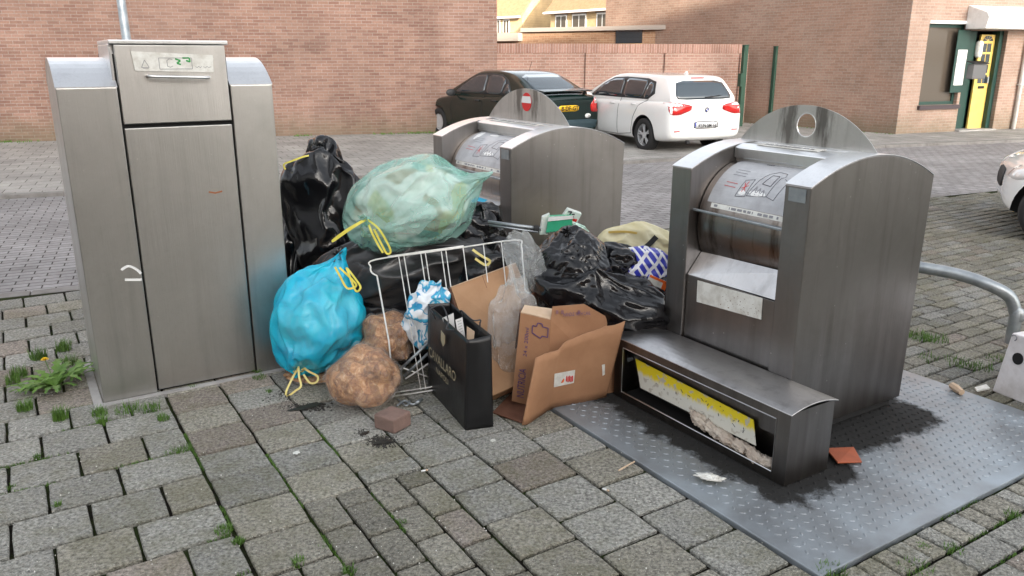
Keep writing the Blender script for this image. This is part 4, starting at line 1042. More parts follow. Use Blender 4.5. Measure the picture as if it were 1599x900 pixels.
# ---- white hatchback
def belt_w(x): return .95-.02*(x+2)/4
white=dict(paint='paintwhite',wr=.315,ar=.375,axles=(-1.34,1.35),track=1.55,rim=.215,spokes=5,vspoke=True,wb=.80,wrf=.62,belt=belt_w,mirror=(.62,.84,.93),
 body=[(-2.13,.60,.84,.42),(-2.165,.74,.88,.34),(-2.13,.83,.95,.28),(-2.0,.868,.985,.22),(-1.6,.885,.985,.2),(-.9,.885,.965,.2),(0,.88,.955,.2),(.7,.88,.95,.2),(1.0,.88,.945,.2),(1.5,.875,.86,.2),(1.9,.83,.76,.22),(2.08,.74,.68,.26),(2.15,.55,.58,.34)],
 house=[(-2.06,.97,.93),(-2.0,1.06,.94),(-1.87,1.26,.96),(-1.77,1.375,.98),(-1.6,1.405,1),(-1.0,1.425,1),(-.3,1.43,1),(.1,1.41,1),(.5,1.26,1),(.85,1.08,1),(1.08,.97,.95)],
 side=[[(-.38,.985),(-.36,1.33),(.05,1.315),(.33,1.22),(.66,1.03),(.70,.985)],[(-1.12,.985),(-1.20,1.30),(-.85,1.325),(-.44,1.335),(-.46,.985)],[(-1.44,1.10),(-1.40,1.25),(-1.26,1.29),(-1.17,.995),(-1.30,1.0)]],
 trim=[[(-1.52,1.08),(-1.44,1.29),(-1.15,1.345),(-.4,1.36),(.08,1.34),(.40,1.22),(.80,.972),(-1.34,.972)]],
 seams=[[(-1.36,.97),(-1.12,.85),(-.98,.62),(-.92,.32),(-.42,.27),(-.42,.97)],[(-.42,.27),(.78,.27),(.86,.6),(.82,.95)]],
 handles=[(-.98,.86),(-.2,.85)],
 panels=[('rear_window',[(-.60,.985),(-.63,1.06),(-.52,1.31),(.52,1.31),(.63,1.06),(.60,.985)],'x',-1,'glass'),
  ('tail_lamp',[(.36,.80),(.36,.89),(.80,.95),(.83,.80),(.80,.72),(.62,.72)],'x',-1,'lampred'),('tail_lamp',[(-.36,.80),(-.36,.89),(-.80,.95),(-.83,.80),(-.80,.72),(-.62,.72)],'x',-1,'lampred'),
  ('plate_frame',[(-.275,.462),(.275,.462),(.275,.598),(-.275,.598)],'x',-1,'black'),('licence_plate',[(-.26,.475),(.26,.475),(.26,.585),(-.26,.585)],'x',-1,'platewhite'),
  ('reflector',[(.60,.42),(.60,.44),(.74,.44),(.74,.42)],'x',-1,'lampred'),('reflector',[(-.60,.42),(-.60,.44),(-.74,.44),(-.74,.42)],'x',-1,'lampred'),
  ('brake_light',[(-.16,1.345),(.16,1.345),(.16,1.365),(-.16,1.365)],'x',-1,'lampred'),
  ('headlight',[(.48,.60),(.48,.69),(.74,.74),(.80,.66),(.74,.58)],'x',1,'lampwhite'),('headlight',[(-.48,.60),(-.48,.69),(-.74,.74),(-.80,.66),(-.74,.58)],'x',1,'lampwhite'),('grille',[(-.3,.45),(.3,.45),(.28,.62),(-.28,.62)],'x',1,'black'),
  ('windscreen',[(-.55,1.0),(-.48,1.34),(.48,1.34),(.55,1.0)],'x',1,'glass')])
Wr=gz(1005,233); hd=R(115); hv=Vector((math.cos(hd),math.sin(hd),0)); lf=Vector((-hv.y,hv.x,0))
Pc=Wr-lf*.79+hv*1.27; Pc.z=-.045
wc,wp=car('white_hatchback','white hatchback parked along the garden wall with German number plate',Pc,hd,white); wc.scale=(.95,.95,.97)
# ---- dark green saloon-shaped hatchback
def belt_g(x): return .93-.03*(x+2)/4
green=dict(paint='paintgreen',wr=.30,ar=.35,axles=(-1.25,1.33),track=1.48,rim=.19,spokes=7,wb=.78,wrf=.58,belt=belt_g,mirror=(.62,.82,.92),mmat='plastic',hmat='plastic',
 body=[(-2.07,.62,.70,.38),(-2.11,.74,.84,.30),(-2.09,.80,.95,.26),(-1.95,.84,1.0,.22),(-1.5,.85,.99,.2),(-.9,.855,.95,.2),(0,.855,.93,.2),(.7,.85,.925,.2),(1.0,.85,.91,.2),(1.5,.84,.83,.2),(1.85,.80,.72,.22),(2.0,.70,.62,.26),(2.06,.5,.5,.34)],
 house=[(-1.93,.985,.93),(-1.80,1.03,.95),(-1.45,1.22,.97),(-1.15,1.35,.99),(-.85,1.40,1),(-.5,1.415,1),(0,1.41,1),(.15,1.385,1),(.5,1.23,1),(.85,1.05,1),(1.06,.95,.95)],
 side=[[(-.33,.965),(-.31,1.33),(.08,1.315),(.34,1.20),(.64,1.01),(.68,.965)],[(-.92,.965),(-.98,1.23),(-.75,1.32),(-.38,1.335),(-.40,.965)],[(-1.22,.99),(-1.05,1.19),(-.97,.98)]],
 trim=[[(-1.30,.95),(-1.04,1.24),(-.78,1.345),(-.35,1.36),(.1,1.34),(.38,1.21),(.76,.95)]],
 seams=[[(-1.0,.95),(-1.0,.75),(-.86,.5),(-.85,.3),(-.36,.27),(-.36,.95)],[(-.36,.27),(.74,.27),(.80,.6),(.78,.93)]],
 handles=[(-.80,.83),(-.2,.82)],
 panels=[('rear_window',[(-.58,1.03),(-.50,1.34),(.50,1.34),(.58,1.03)],'x',-1,'glass'),
  ('tail_lamp',[(.60,.64),(.57,.78),(.68,.91),(.80,.91),(.80,.64)],'x',-1,'lampred'),('tail_lamp',[(-.60,.64),(-.57,.78),(-.68,.91),(-.80,.91),(-.80,.64)],'x',-1,'lampred'),
  ('reversing_lamp',[(.665,.80),(.67,.92),(.76,.92),(.75,.80)],'x',-1,'lampwhite'),('reversing_lamp',[(-.665,.80),(-.67,.92),(-.76,.92),(-.75,.80)],'x',-1,'lampwhite'),
  ('licence_plate',[(-.27,.66),(.27,.66),(.27,.78),(-.27,.78)],'x',-1,'plateyellow'),
  ('bumper_cover',[(-.80,.27),(-.84,.50),(.84,.50),(.80,.27)],'x',-1,'bumper'),
  ('headlight',[(.45,.52),(.45,.62),(.72,.64),(.76,.54)],'x',1,'lampwhite'),('headlight',[(-.45,.52),(-.45,.62),(-.72,.64),(-.76,.54)],'x',1,'lampwhite'),('grille',[(-.35,.5),(.35,.5),(.35,.6),(-.35,.6)],'x',1,'black'),
  ('windscreen',[(-.52,.98),(-.45,1.33),(.45,1.33),(.52,.98)],'x',1,'glass')])
hd2=R(127); hv2=Vector((math.cos(hd2),math.sin(hd2),0)); lf2=Vector((-hv2.y,hv2.x,0))
Rr_=Vector((1.74,16.35,0)); Pg=Rr_+lf2*.82+hv2*2.08; Pg.z=-.045
gc,gp=car('green_hatchback','dark green hatchback with yellow number plate and rear spoiler','' or Pg,hd2,green)
MB().prism([(-2.09,1.035),(-2.1,1.055),(-1.84,1.085),(-1.82,1.07)],'y',-.62,.62).box((-1.95,-.58,.97),(-1.9,-.54,1.05)).box((-1.95,.54,.97),(-1.9,.58,1.05)).build('rear_spoiler',M['paintgreen'],gc,world=False,bevel=.008)
MB().tube([(-1.1,.2,1.40),(-1.2,.2,1.60)],.004,5).build('aerial',M['black'],gc,world=False)
MB().prism([(-1.35,1.41),(-1.5,1.405),(-1.45,1.475)],'y',-.02,.02).build('roof_fin',M['paintwhite'],wc,world=False,bevel=.006)
for c_ in wc.children:
    pass
def platetext(root,patchfn,txt,yc,zc,wd,ht,xr):
    pass
textquad('plate_text','8-DF-GT',(-2.128,.20,.765),(-2.128,-.245,.765),(-2.128,-.245,.68),(-2.128,.20,.68),M['black'],gc,world=False,off=0,bold=.02)
gp('plate_badge',[(.235,.665),(.265,.665),(.265,.775),(.235,.775)],'x',-1,M['eublue'],off=.009)
textquad('plate_text','KÜN SM 162',(-2.19,.21,.572),(-2.19,-.245,.572),(-2.19,-.245,.488),(-2.19,.21,.488),M['black'],wc,world=False,off=0,bold=.03)
wp('plate_badge',[(.225,.48),(.258,.48),(.258,.58),(.225,.58)],'x',-1,M['eublue'],off=.009)
q=[2*pi*i/24 for i in range(24)]
wp('round_badge',[(.045*math.cos(a_),.80+.045*math.sin(a_)) for a_ in q],'x',-1,M['ink'],off=.006,rounds=0)
for k in range(4):
    wp('badge_quarter',[(0,.80)]+[(.031*math.cos(a_),.80+.031*math.sin(a_)) for a_ in [k*pi/2+i*pi/16 for i in range(9)]],'x',-1,M['eublue'] if k%2 else M['white'],off=.011,rounds=0)
gp('oval_sticker',[(-.52+.075*math.cos(a_),.565+.045*math.sin(a_)) for a_ in q],'x',-1,M['white'],off=.008,rounds=0)
textquad('sticker_text','NL',(-2.128,-.49,.585),(-2.128,-.55,.585),(-2.128,-.55,.547),(-2.128,-.49,.547),M['ink'],gc,world=False,off=0)
wp('rear_wiper',[(-.02,.995),(-.40,1.035),(-.40,1.045),(-.02,1.02)],'x',-1,M['black'],off=.02,rounds=0)
MB().tube([(-2.12,.42,.235),(-2.19,.42,.235)],.032,12).build('exhaust',M['black'],wc,world=False)
# ---- nose of the white car at the right edge
small=dict(white,handles=[(-.98,.84)],spokes=6,vspoke=False,axles=(-1.30,1.70))
hd3=R(153); hv3=Vector((math.cos(hd3),math.sin(hd3),0)); lf3=Vector((-hv3.y,hv3.x,0))
Wf=Vector((5.0,7.2,0)); Pn=Wf-hv3*1.70-lf3*.83; Pn.z=-.045
rc_,rp=car('white_car','white car of which only the nose and front wheel show at the right edge',Pn,hd3,small)
# ================================================================ RUBBISH PILE
def ico(level):
    bm=bmesh.new(); bmesh.ops.create_icosphere(bm,subdivisions=level,radius=1); bm.verts.ensure_lookup_table()
    v=[x.co.copy() for x in bm.verts]; f=[tuple(q.index for q in p.verts) for p in bm.faces]; bm.free(); return v,f
ICO={}
def sgnp(a,e): return math.copysign(abs(a)**e,a)
def blob_pts(c,rad,rot=(0,0,0),seed=0,knots=(),lump=.12,wr=.03,level=6,floor=None,sq=1.0,fold=3.2,shrink=1,stretch=(1,1,1),crease=1.0,extra=0):
    if level not in ICO: ICO[level]=ico(level)
    vs_,fs=ICO[level]; rnd=random.Random(seed); off=Vector((rnd.uniform(-50,50),rnd.uniform(-50,50),rnd.uniform(-50,50)))
    from mathutils import Euler
    E=Euler(rot).to_matrix(); out=[]
    K=[]
    for k in knots:
        kd=Vector(k[0]).normalized(); u=kd.orthogonal().normalized(); w_=kd.cross(u); K.append((kd,u,w_,k[1],k[2] if len(k)>2 else 9,k[3] if len(k)>3 else .6))
    nz=noise.noise
    for d in vs_:
        p=Vector((sgnp(d.x,sq),sgnp(d.y,sq),sgnp(d.z,sq))) if sq!=1 else d.copy()
        q=d*1.6+off; l=1+lump*(nz(q)+.5*nz(q*2.1))
        # long soft folds running between the knots
        wv=Vector((nz(q*1.3+Vector((9,0,0))),nz(q*1.3+Vector((0,9,0))),nz(q*1.3+Vector((0,0,9)))))*.55
        s_=Vector((d.x*stretch[0],d.y*stretch[1],d.z*stretch[2]))
        a=nz((s_+wv)*fold+off); b=nz((s_+wv*1.4)*fold*2.3-off); c2=nz((s_+wv*1.2)*fold*5.1+off*.5)
        f1=(1-min(1,abs(a)*3.2))**2; f2=(1-min(1,abs(b)*3.0))**2; f3=(1-min(1,abs(c2)*3))**2
        if extra: l+=extra*(nz(q*3.1)+.4*nz(q*6))
        l+=wr*(1.25*f1+.65*f2*crease+.28*f3*crease)-wr*.5
        p=p*l
        for kd,u,w_,h,nn,sp in K:
            cth=max(-1,min(1,d.dot(kd))); an=math.acos(cth)
            if an<sp*2.6:
                az=math.atan2(d.dot(w_),d.dot(u)); g=math.exp(-(an/sp)**2)
                ph=az*nn*.5+3*nz(Vector((math.cos(az),math.sin(az),an*1.5))*1.1+off)
                pl_=abs(math.sin(ph)); pl2=abs(math.sin(ph*2.3+1))
                p+=d*(-(1-pl_)*.085*g*min(1,an/.12)) + d*(-(1-pl2)*.035*g*min(1,an/.12))
                par=kd*p.dot(kd); perp=p-par; tight=1-.45*math.exp(-(an/(sp*.42))**2)
                p=par+perp*tight
                p+=kd*(h*math.exp(-(an/(sp*.26))**2)-abs(h)*.35*math.exp(-((an-sp*.5)/(sp*.25))**2))
        p=Vector((p.x*rad[0],p.y*rad[1],p.z*rad[2]))*shrink
        p=E@p+c
        if floor is not None and p.z<floor+.05:
            t=floor+.05-p.z; p.z=floor+.05*math.exp(-t/.05)*.9 + .0
        out.append(p)
    return out,fs
def blob(name,m,c,rad,rot=(0,0,0),seed=0,knots=(),lump=.12,wr=.03,level=6,parent=None,**k):
    out,fs=blob_pts(c,rad,rot,seed,knots,lump,wr,level,**k)
    me=bpy.data.meshes.new(name); me.from_pydata([tuple(v) for v in out],[],fs); me.update()
    return fin(name,me,m,parent,True,True)
def film_(name,m,c,rad,rot=(0,0,0),seed=0,knots=(),lump=.12,level=5,parent=None,grow=.16,press=-1.0,frames=16,inner=None,lumpin=.07,stiff=5,bend=.6,ishrink=.93,pleat=None,**k):
    # plastic film: a sheet a little too large for what is in it, let go and allowed to crease
    o1,f1=blob_pts(c,rad,rot,seed,knots,lump,0.0,level,**k)
    k2=dict(k); k2['shrink']=ishrink; k2['extra']=lumpin
    o2,f2=blob_pts(c,rad,rot,seed,knots,lump,0.0,4,**k2)
    def ob(n,o,f):
        me=bpy.data.meshes.new(n); me.from_pydata([tuple(v-c) for v in o],[],f); q=bpy.data.objects.new(n,me); COL.objects.link(q); return q
    a=ob('a',o2,f2); a.modifiers.new('c','COLLISION'); a.collision.thickness_outer=.003
    b=ob('b',o1,f1); md=b.modifiers.new('cl','CLOTH'); q=md.settings; q.quality=4; q.mass=.1; q.tension_stiffness=20; q.compression_stiffness=stiff; q.shear_stiffness=3; q.bending_stiffness=bend
    q.effector_weights.gravity=0; q.use_pressure=True; q.uniform_pressure_force=press; q.shrink_min=-grow
    md.collision_settings.use_collision=True; md.collision_settings.distance_min=.003; md.collision_settings.use_self_collision=False
    scene.frame_start=1
    for i in range(1,frames+1): scene.frame_set(i)
    me=bpy.data.meshes.new_from_object(b.evaluated_get(bpy.context.evaluated_depsgraph_get()))
    bpy.data.objects.remove(a); bpy.data.objects.remove(b)
    fl=k.get('floor')
    for v in me.vertices:
        v.co=v.co+c
        if fl is not None and v.co.z<fl: v.co.z=fl
    if pleat:
        from mathutils import Euler
        Ei=Euler(rot).to_matrix().inverted(); E_=Ei.inverted(); kd=Vector(pleat[0]).normalized(); u=kd.orthogonal().normalized(); w_=kd.cross(u); nn,amp,sp=pleat[1:]
        for v in me.vertices:
            q=Ei@(v.co-c); d=Vector((q.x/rad[0],q.y/rad[1],q.z/rad[2])).normalized(); an=math.acos(max(-1,min(1,d.dot(kd)))); g=math.exp(-(an/sp)**2)
            if g<.02: continue
            az=math.atan2(d.dot(w_),d.dot(u)); ph=az*nn*.5+2.2*noise.noise(Vector((math.cos(az)*1.2,math.sin(az)*1.2,an*1.2+seed)))+.6*math.sin(an*4+az*3)
            a1=(1-abs(math.sin(ph)))**1.5; a2=(1-abs(math.sin(ph*2.37+1)))**2
            v.co-=E_@d*(amp*g*min(1,an/.15)*(a1*.75+a2*.4))
    me.materials.clear(); o=fin(name,me,m,parent,True,True,sub=1)
    if inner:
        me2=bpy.data.meshes.new('contents'); me2.from_pydata([tuple(v) for v in o2],[],f2); me2.update(); fin('contents' if m in (M['baggreen'],M['bagblue']) else 'shreds',me2,inner,parent,True,True,sub=1)
    scene.frame_set(1)
    return o
def base(c,r): return Vector((c.x,c.y,max(0,c.z-r)))
def ruffle(parent,m,p,dirv,ln=.07,r=.03,seed=0):
    # gathered neck of a bag: a crumpled cone flaring out from the tie
    rnd=random.Random(seed); d=Vector(dirv).normalized(); u=d.orthogonal().normalized(); w_=d.cross(u); V=[];Fc=[]; n=40
    for i,(t,rr) in enumerate(((-.25,.75),(0,.33),(.15,.38),(.45,.8),(.75,1.15),(1,1.3))):
        for k in range(n):
            a=2*pi*k/n; w2=1+.42*math.sin(a*7+seed)*t+.25*math.sin(a*11+2*seed)*t+rnd.uniform(-.06,.06)
            V.append(Vector(p)+d*(ln*(t+.15*math.sin(a*5+seed)*max(0,t)))+(u*math.cos(a)+w_*math.sin(a))*r*rr*w2)
    for i in range(5):
        for k in range(n): Fc.append((i*n+k,i*n+(k+1)%n,(i+1)*n+(k+1)%n,(i+1)*n+k))
    return mesh('neck',V,Fc,m,parent,smooth=True,solid=.0015)
def loopstring(parent,m,pts,r=.0045,name='drawstring'):
    return MB().ribbon(smooth_path(pts,6),r*2.2,up=(0,-1,.3),th=.0025).build(name,m,parent,smooth=False)
def A_(l,Y): return [at(x,y,Y if not isinstance(Y,list) else Y[i]) for i,(x,y) in enumerate(l)]
# --- tall black bag at the back
c=at(514,352,5.0); t=thing('rubbish_bag','tall upright glossy black bag leaning against the left container with yellow ties','rubbish bag',base(c,.5),0,'bags in the rubbish pile')
film_('film',M['bagblack'],c,(.27,.24,.47),(0,R(-5),0),1,[((-.3,-.1,1),.03,7,.5)],.16,parent=t,floor=0,grow=.24,lumpin=.1)
k=at(498,243,4.9)
loopstring(t,M['tie'],[k,at(478,244,4.86),at(455,252,4.85),at(443,258,4.86),at(452,270,4.86),at(466,266,4.86),at(480,250,4.87),k])
loopstring(t,M['tie'],[k,at(480,256,4.88),at(470,262,4.88),at(449,269,4.88)])
c=at(470,400,5.0); t=thing('rubbish_bag','small dark black bag squeezed between left container and tall black bag','rubbish bag',base(c,.3),0,'bags in the rubbish pile')
film_('film',M['bagblack'],c,(.13,.2,.33),(0,0,0),2,[((-.1,-.3,1),.1)],.2,parent=t,floor=0,level=4)
# --- long dark grey bag under the green one
c=at(635,428,4.30); t=thing('rubbish_bag','long dark grey bag lying under the green bag behind the white rack','rubbish bag',base(c,.25),0,'bags in the rubbish pile')
film_('film',M['baggrey'],c,(.47,.22,.22),(0,R(-8),R(4)),3,[((-1,-.25,.25),.10,9,.5)],.14,parent=t,floor=0,grow=.18)
k=at(536,405,4.08)
ruffle(t,M['baggrey'],k,(-.5,-.4,.5),.05,.03,2)
loopstring(t,M['tie'],[at(541,418,4.0),at(548,437,3.95),at(556,455,3.9),at(563,449,3.9),at(556,437,3.93),at(543,420,4.0)])
# lower black bags that fill the pile
c=at(640,500,4.3); t=thing('rubbish_bag','black bag at the bottom of the pile behind the brown shredded balls','rubbish bag',base(c,.25),0,'bags in the rubbish pile')
film_('film',M['bagblack'],c,(.36,.25,.24),(0,0,0),4,[((.2,-.2,1),.1)],.15,parent=t,floor=0,level=4)
c=at(734,368,4.5); t=thing('rubbish_bag','small crumpled black bag between green bag and grey metal bar','rubbish bag',base(c,.2),0,'bags in the rubbish pile')
film_('film',M['bagblack'],c,(.19,.17,.17),(0,R(-20),0),5,[((.5,-.3,.6),.06,9,.6)],.18,parent=t,grow=.25,level=5)
c=at(775,440,4.35); t=thing('rubbish_bag','black bag behind the light brown box and the white rack','rubbish bag',base(c,.2),0,'bags in the rubbish pile')
film_('film',M['bagblack'],c,(.25,.22,.24),(0,0,0),6,[((.1,-.3,1),.1)],.16,parent=t,floor=0,level=4)
loopstring(t,M['tiepale'],A_([(738,390),(752,400),(765,408),(758,414),(742,404)],4.1),.006)
# --- green translucent bag
c=at(645,321,4.25); t=thing('rubbish_bag','see-through green bag on top of the pile with yellow drawstring','rubbish bag',base(c,.22),0,'bags in the rubbish pile')
rt=(R(4),R(-14),R(5)); kn=[((-.62,-.66,-.12),.05,16,.62),((1,-.1,.16),.20,4,1.35)]
film_('film',M['baggreen'],c,(.355,.25,.243),rt,7,kn,.07,parent=t,grow=.15,press=-.9,bend=.01,inner=M['trash'],lumpin=.09,pleat=((-.62,-.66,-.12),26,.022,.6))
k=at(573,343,4.04)
ruffle(t,M['baggreen'],k,(-.45,-.85,-.1),.035,.022,5)
T_=M['tie']
loopstring(t,T_,[k]+A_([(560,350),(540,363),(520,377),(524,372),(545,357),(566,345)],3.98))
loopstring(t,T_,[k]+A_([(580,362),(590,382),(598,395)],3.97))
loopstring(t,T_,[k]+A_([(590,356),(604,378),(610,393),(604,396),(596,382),(584,358)],3.97))
# --- blue bag
c=at(497,500,3.98); t=thing('rubbish_bag','bright blue plastic bag in front of the left container with pale yellow ties','rubbish bag',base(c,.28),0,'bags in the rubbish pile')
rt=(R(-8),R(17),R(0)); kn=[((-.12,-.35,-.95),.03,13,.6),((.12,.05,1),.22,5,1.5)]
film_('film',M['bagblue'],c,(.215,.21,.30),rt,8,kn,.10,parent=t,floor=.008,grow=.2,press=-.5,bend=.08,inner=M['trash'],lumpin=.10,pleat=((-.12,-.35,-.95),22,.022,.6))
k=at(468,570,3.86)
ruffle(t,M['tiepale'],k,(0,-.8,-.35),.03,.02,3)
T_=M['tiepale']
loopstring(t,T_,[k]+A_([(456,592),(447,612),(449,619),(462,610),(470,603),(467,588),(466,573)],[3.8,3.75,3.73,3.74,3.75,3.78,3.82]))
loopstring(t,T_,[k]+A_([(482,580),(496,588),(494,597),(484,598),(474,585)],[3.82,3.8,3.78,3.77,3.8]))
loopstring(t,M['tie'],A_([(523,417),(530,430),(542,450),(556,447),(550,437),(530,418)],3.86))
# --- balls of brown shredded packing in clear plastic
def shreds(cx,cy,Y,rad,label,seed,rot=(0,0,0),kn=()):
    c=at(cx,cy,Y); t=thing('clear_bag',label,'clear bag',base(c,rad[2]),0,'clear bags of brown shreds')
    film_('film',M['bagwrap'],c,tuple(r*1.0 for r in rad),rot,seed,kn,.24,parent=t,floor=.006,grow=.06,press=-5,bend=.01,inner=M['shred'],lumpin=.02,ishrink=1.0)
    return t
shreds(570,594,3.68,(.17,.17,.165),'nearest clear bag of brown shreds, behind the loose paving brick',21,(0,R(15),0),[((.6,-.2,-.5),.15,8,.5),((-.3,0,1),.05,8,.5)])
shreds(606,527,4.02,(.145,.15,.14),'clear bag of brown shreds behind the thin white wires',22,(0,0,0),[((-1,0,.2),.25,7,.5)])
shreds(490,592,3.98,(.15,.13,.065),'flat clear bag of brown shreds pressed under the blue bag',23)
# --- black bags on the right
c=at(893,432,4.12); t=thing('rubbish_bag','plump black bag with radiating pleats around its knot on top','rubbish bag',base(c,.3),0,'bags in the rubbish pile')
film_('film',M['bagblack'],c,(.222,.22,.245),(0,0,0),31,[],.09,parent=t,grow=.07,pleat=((-.06,-.55,.85),30,.03,.85))
k=at(884,366,3.98); ruffle(t,M['bagblack'],k,(.1,-.7,.7),.022,.02,4)
c=at(945,472,3.98); t=thing('rubbish_bag','wide slumped black bag resting on the cardboard box and the steel step','rubbish bag',base(c,.2),0,'bags in the rubbish pile')
film_('film',M['bagblack'],c,(.37,.23,.185),(0,R(17),R(-6)),32,[((-.25,-.45,.85),.07,9,.8)],.12,parent=t,grow=.13,pleat=((-.25,-.55,.8),14,.025,.9))
c=at(966,418,4.15); t=thing('rubbish_bag','small twisted black bag between pleated bag and blue shopper','rubbish bag',base(c,.1),0,'bags in the rubbish pile')
film_('film',M['bagblack'],c,(.14,.12,.10),(0,R(10),0),33,[((-.6,-.3,.6),.15,8,.5)],.2,parent=t,grow=.3)
c=at(1018,478,4.05); t=thing('rubbish_bag','crumpled black bag wedged against the side of the right container','rubbish bag',base(c,.1),0,'bags in the rubbish pile')
film_('film',M['bagblack'],c,(.17,.16,.15),(0,R(30),0),34,[((.6,-.3,.6),.08,8,.5)],.2,parent=t,grow=.32)
c=at(900,505,4.15); t=thing('rubbish_bag','black bag deep in the pile under the pleated bag','rubbish bag',base(c,.2),0,'bags in the rubbish pile')
film_('film',M['bagblack'],c,(.30,.2,.24),(0,0,0),35,[],.15,parent=t,floor=0,level=4)
# --- cream shopper and blue striped shopper
def crumple_sheet(name,m,P,parent,amp=.02,seed=0,n=26,th=.002,m2=None):
    # P: four corners TL TR BR BL, a soft sheet with folds
    rnd=random.Random(seed); off=Vector((rnd.uniform(-9,9),rnd.uniform(-9,9),0)); V=[];Fc=[]
    nr=(P[1]-P[0]).cross(P[3]-P[0]).normalized()
    for j in range(n+1):
        for i in range(n+1):
            s,t_=i/n,j/n; p=(P[0].lerp(P[1],s)).lerp(P[3].lerp(P[2],s),t_)
            q=Vector((s*3,t_*3,0))+off; h=noise.noise(q)+.5*(1-2*abs(noise.noise(q*2.2)))+.2*(1-2*abs(noise.noise(q*5)))
            bul=4*math.sin(pi*s)*math.sin(pi*t_)*.35
            V.append(p+nr*(-amp)*(h+bul)+(P[3]-P[0])*.04*noise.noise(Vector((s*4,seed,0)))+(P[1]-P[0])*.03*noise.noise(Vector((t_*4,seed+5,0))))
    for j in range(n):
        for i in range(n): a=j*(n+1)+i; Fc.append((a,a+1,a+n+2,a+n+1))
    return mesh(name,V,Fc,m,parent,smooth=True,solid=th)
M['cream']=noisy('cream',(.74,.68,.46),(.62,.53,.27),5,.5,.3,14,d=.01)
P=A_([(940,366),(1036,372),(1050,425),(945,420)],[4.65,4.6,4.25,4.3]); t=thing('shopping_bag','cream and yellow shopping bag lying beside the right container','shopping bag',P[3]-Vector((0,0,.1)))
film_('body',M['cream'],at(996,398,4.5),(.225,.13,.16),(0,R(6),0),41,[],.12,parent=t,grow=.2)
MB().ribbon(smooth_path(A_([(950,363),(975,362),(1000,366),(1020,376),(1040,392)],4.42),5),.012,up=(0,-1,0),th=.004).build('yellow_edge',M['yellowdoor'],t)
MB().ribbon(smooth_path(A_([(1025,370),(1010,385),(992,396),(975,402)],[4.4,4.35,4.25,4.15]),5),.03,up=(0,-1,.4),th=.004).build('handle',M['black'],t)
def stripes():
    m=mat('stripes',(.03,.04,.4),.4); n=N(m); w_=n.n('ShaderNodeTexWave'); w_.wave_type='BANDS'; w_.bands_direction='DIAGONAL'; w_.inputs['Scale'].default_value=9; w_.inputs['Distortion'].default_value=.6; n.l(n.mp((1.6,.2,1)),w_.inputs[0])
    w2=n.n('ShaderNodeTexWave'); w2.wave_type='BANDS'; w2.bands_direction='X'; w2.inputs['Scale'].default_value=6; w2.inputs['Distortion'].default_value=1; n.l(n.mp((1,.2,-.6),rot=(0,R(55),0)),w2.inputs[0])
    f=n.math('MAXIMUM',n.ramp(w_.outputs[1],(.72,0),(.76,1)),n.ramp(w2.outputs[1],(.85,0),(.88,1)))
    return n.set(color=n.mix(f,(.035,.045,.42),(.78,.78,.82)))
M['stripes']=stripes()
c=at(1012,430,4.12); t=thing('shopping_bag','deep blue shopping bag with white stripes next to the right container','shopping bag',base(c,.1))
film_('body',M['stripes'],c,(.15,.1,.12),(0,R(25),0),42,[],.12,parent=t,grow=.25)
P=A_([(1015,429),(1042,441),(1037,455),(1009,443)],3.97); t=thing('packet','small orange and white packet tucked into black bags','packet',P[3])
pk=MB().slab(P,.02).build('body',M['label'],t,bevel=.002); Pq=[p+Vector((0,-.012,.003)) for p in P]
MB().slab([Pq[0],Pq[0].lerp(Pq[1],1),Pq[0].lerp(Pq[1],1).lerp(Pq[2],.25),Pq[0].lerp(Pq[3],.25)],.002).slab([Pq[1].lerp(Pq[0],.22),Pq[1],Pq[2],Pq[2].lerp(Pq[3],.22)],.002).build('orange_band',M['orange'],pk)
# --- drink cartons behind
M['cgreen']=noisy('cgreen',(.03,.33,.17),(.05,.42,.24),6,.4); M['cartonw']=stained('cartonw',(.76,.78,.74),(.5,.62,.55),.45,9)
P=A_([(886,325),(908,333),(898,352),(872,345)],4.45); t=thing('drink_carton','white drink carton with red mark on top of the pile','carton',P[3]); b_=MB().slab(P,.06).build('box',M['cartonw'],t,bevel=.004)
Pq=[p+Vector((0,-.036,.004)) for p in P]
def bil(P,s,t_): return (P[0].lerp(P[1],s)).lerp(P[3].lerp(P[2],s),t_)
MB().slab([bil(Pq,.62,.55),bil(Pq,.9,.5),bil(Pq,.95,.95),bil(Pq,.7,.98)],.001).build('red_mark',M['red'],b_)
mb=MB()
for (s0,t0,s1,t1) in ((.15,.2,.35,.12),(.35,.12,.33,.4),(.33,.4,.2,.45),(.45,.3,.6,.22),(.5,.5,.62,.4),(.4,.62,.5,.7)): 
    p,q=bil(Pq,s0,t0),bil(Pq,s1,t1); d=(q-p).normalized().cross(Vector((0,-1,0)))*.004; mb.slab([p+d,q+d,q-d,p-d],.001)
mb.build('printed_mark',M['ink'],b_)
P=A_([(856,338),(894,336),(892,357),(852,362)],4.4); t=thing('drink_carton','green and white drink carton lying behind the pleated black bag','carton',P[3]); b_=MB().slab(P,.07).build('box',M['cgreen'],t,bevel=.004)
Pq=[p+Vector((0,-.04,.005)) for p in P]; MB().slab([bil(Pq,0,0),bil(Pq,1,0),bil(Pq,1,.25),bil(Pq,0,.3)],.001).build('white_band',M['white'],b_)
P=A_([(846,338),(858,333),(858,365),(842,366)],4.42); t=thing('drink_carton','pale crumpled drink carton beside the green one','carton',P[3]); MB().slab(P,.05).build('box',M['cartonw'],t,bevel=.004)
P=A_([(893,345),(912,352),(922,364),(896,362)],4.38); t=thing('paper_scrap','pale green paper scrap sticking out right of the cartons','paper',P[3]); crumple_sheet('sheet',noisy('mint',(.45,.68,.58),(.6,.75,.68),9,.5),P,t,.012,3,14)
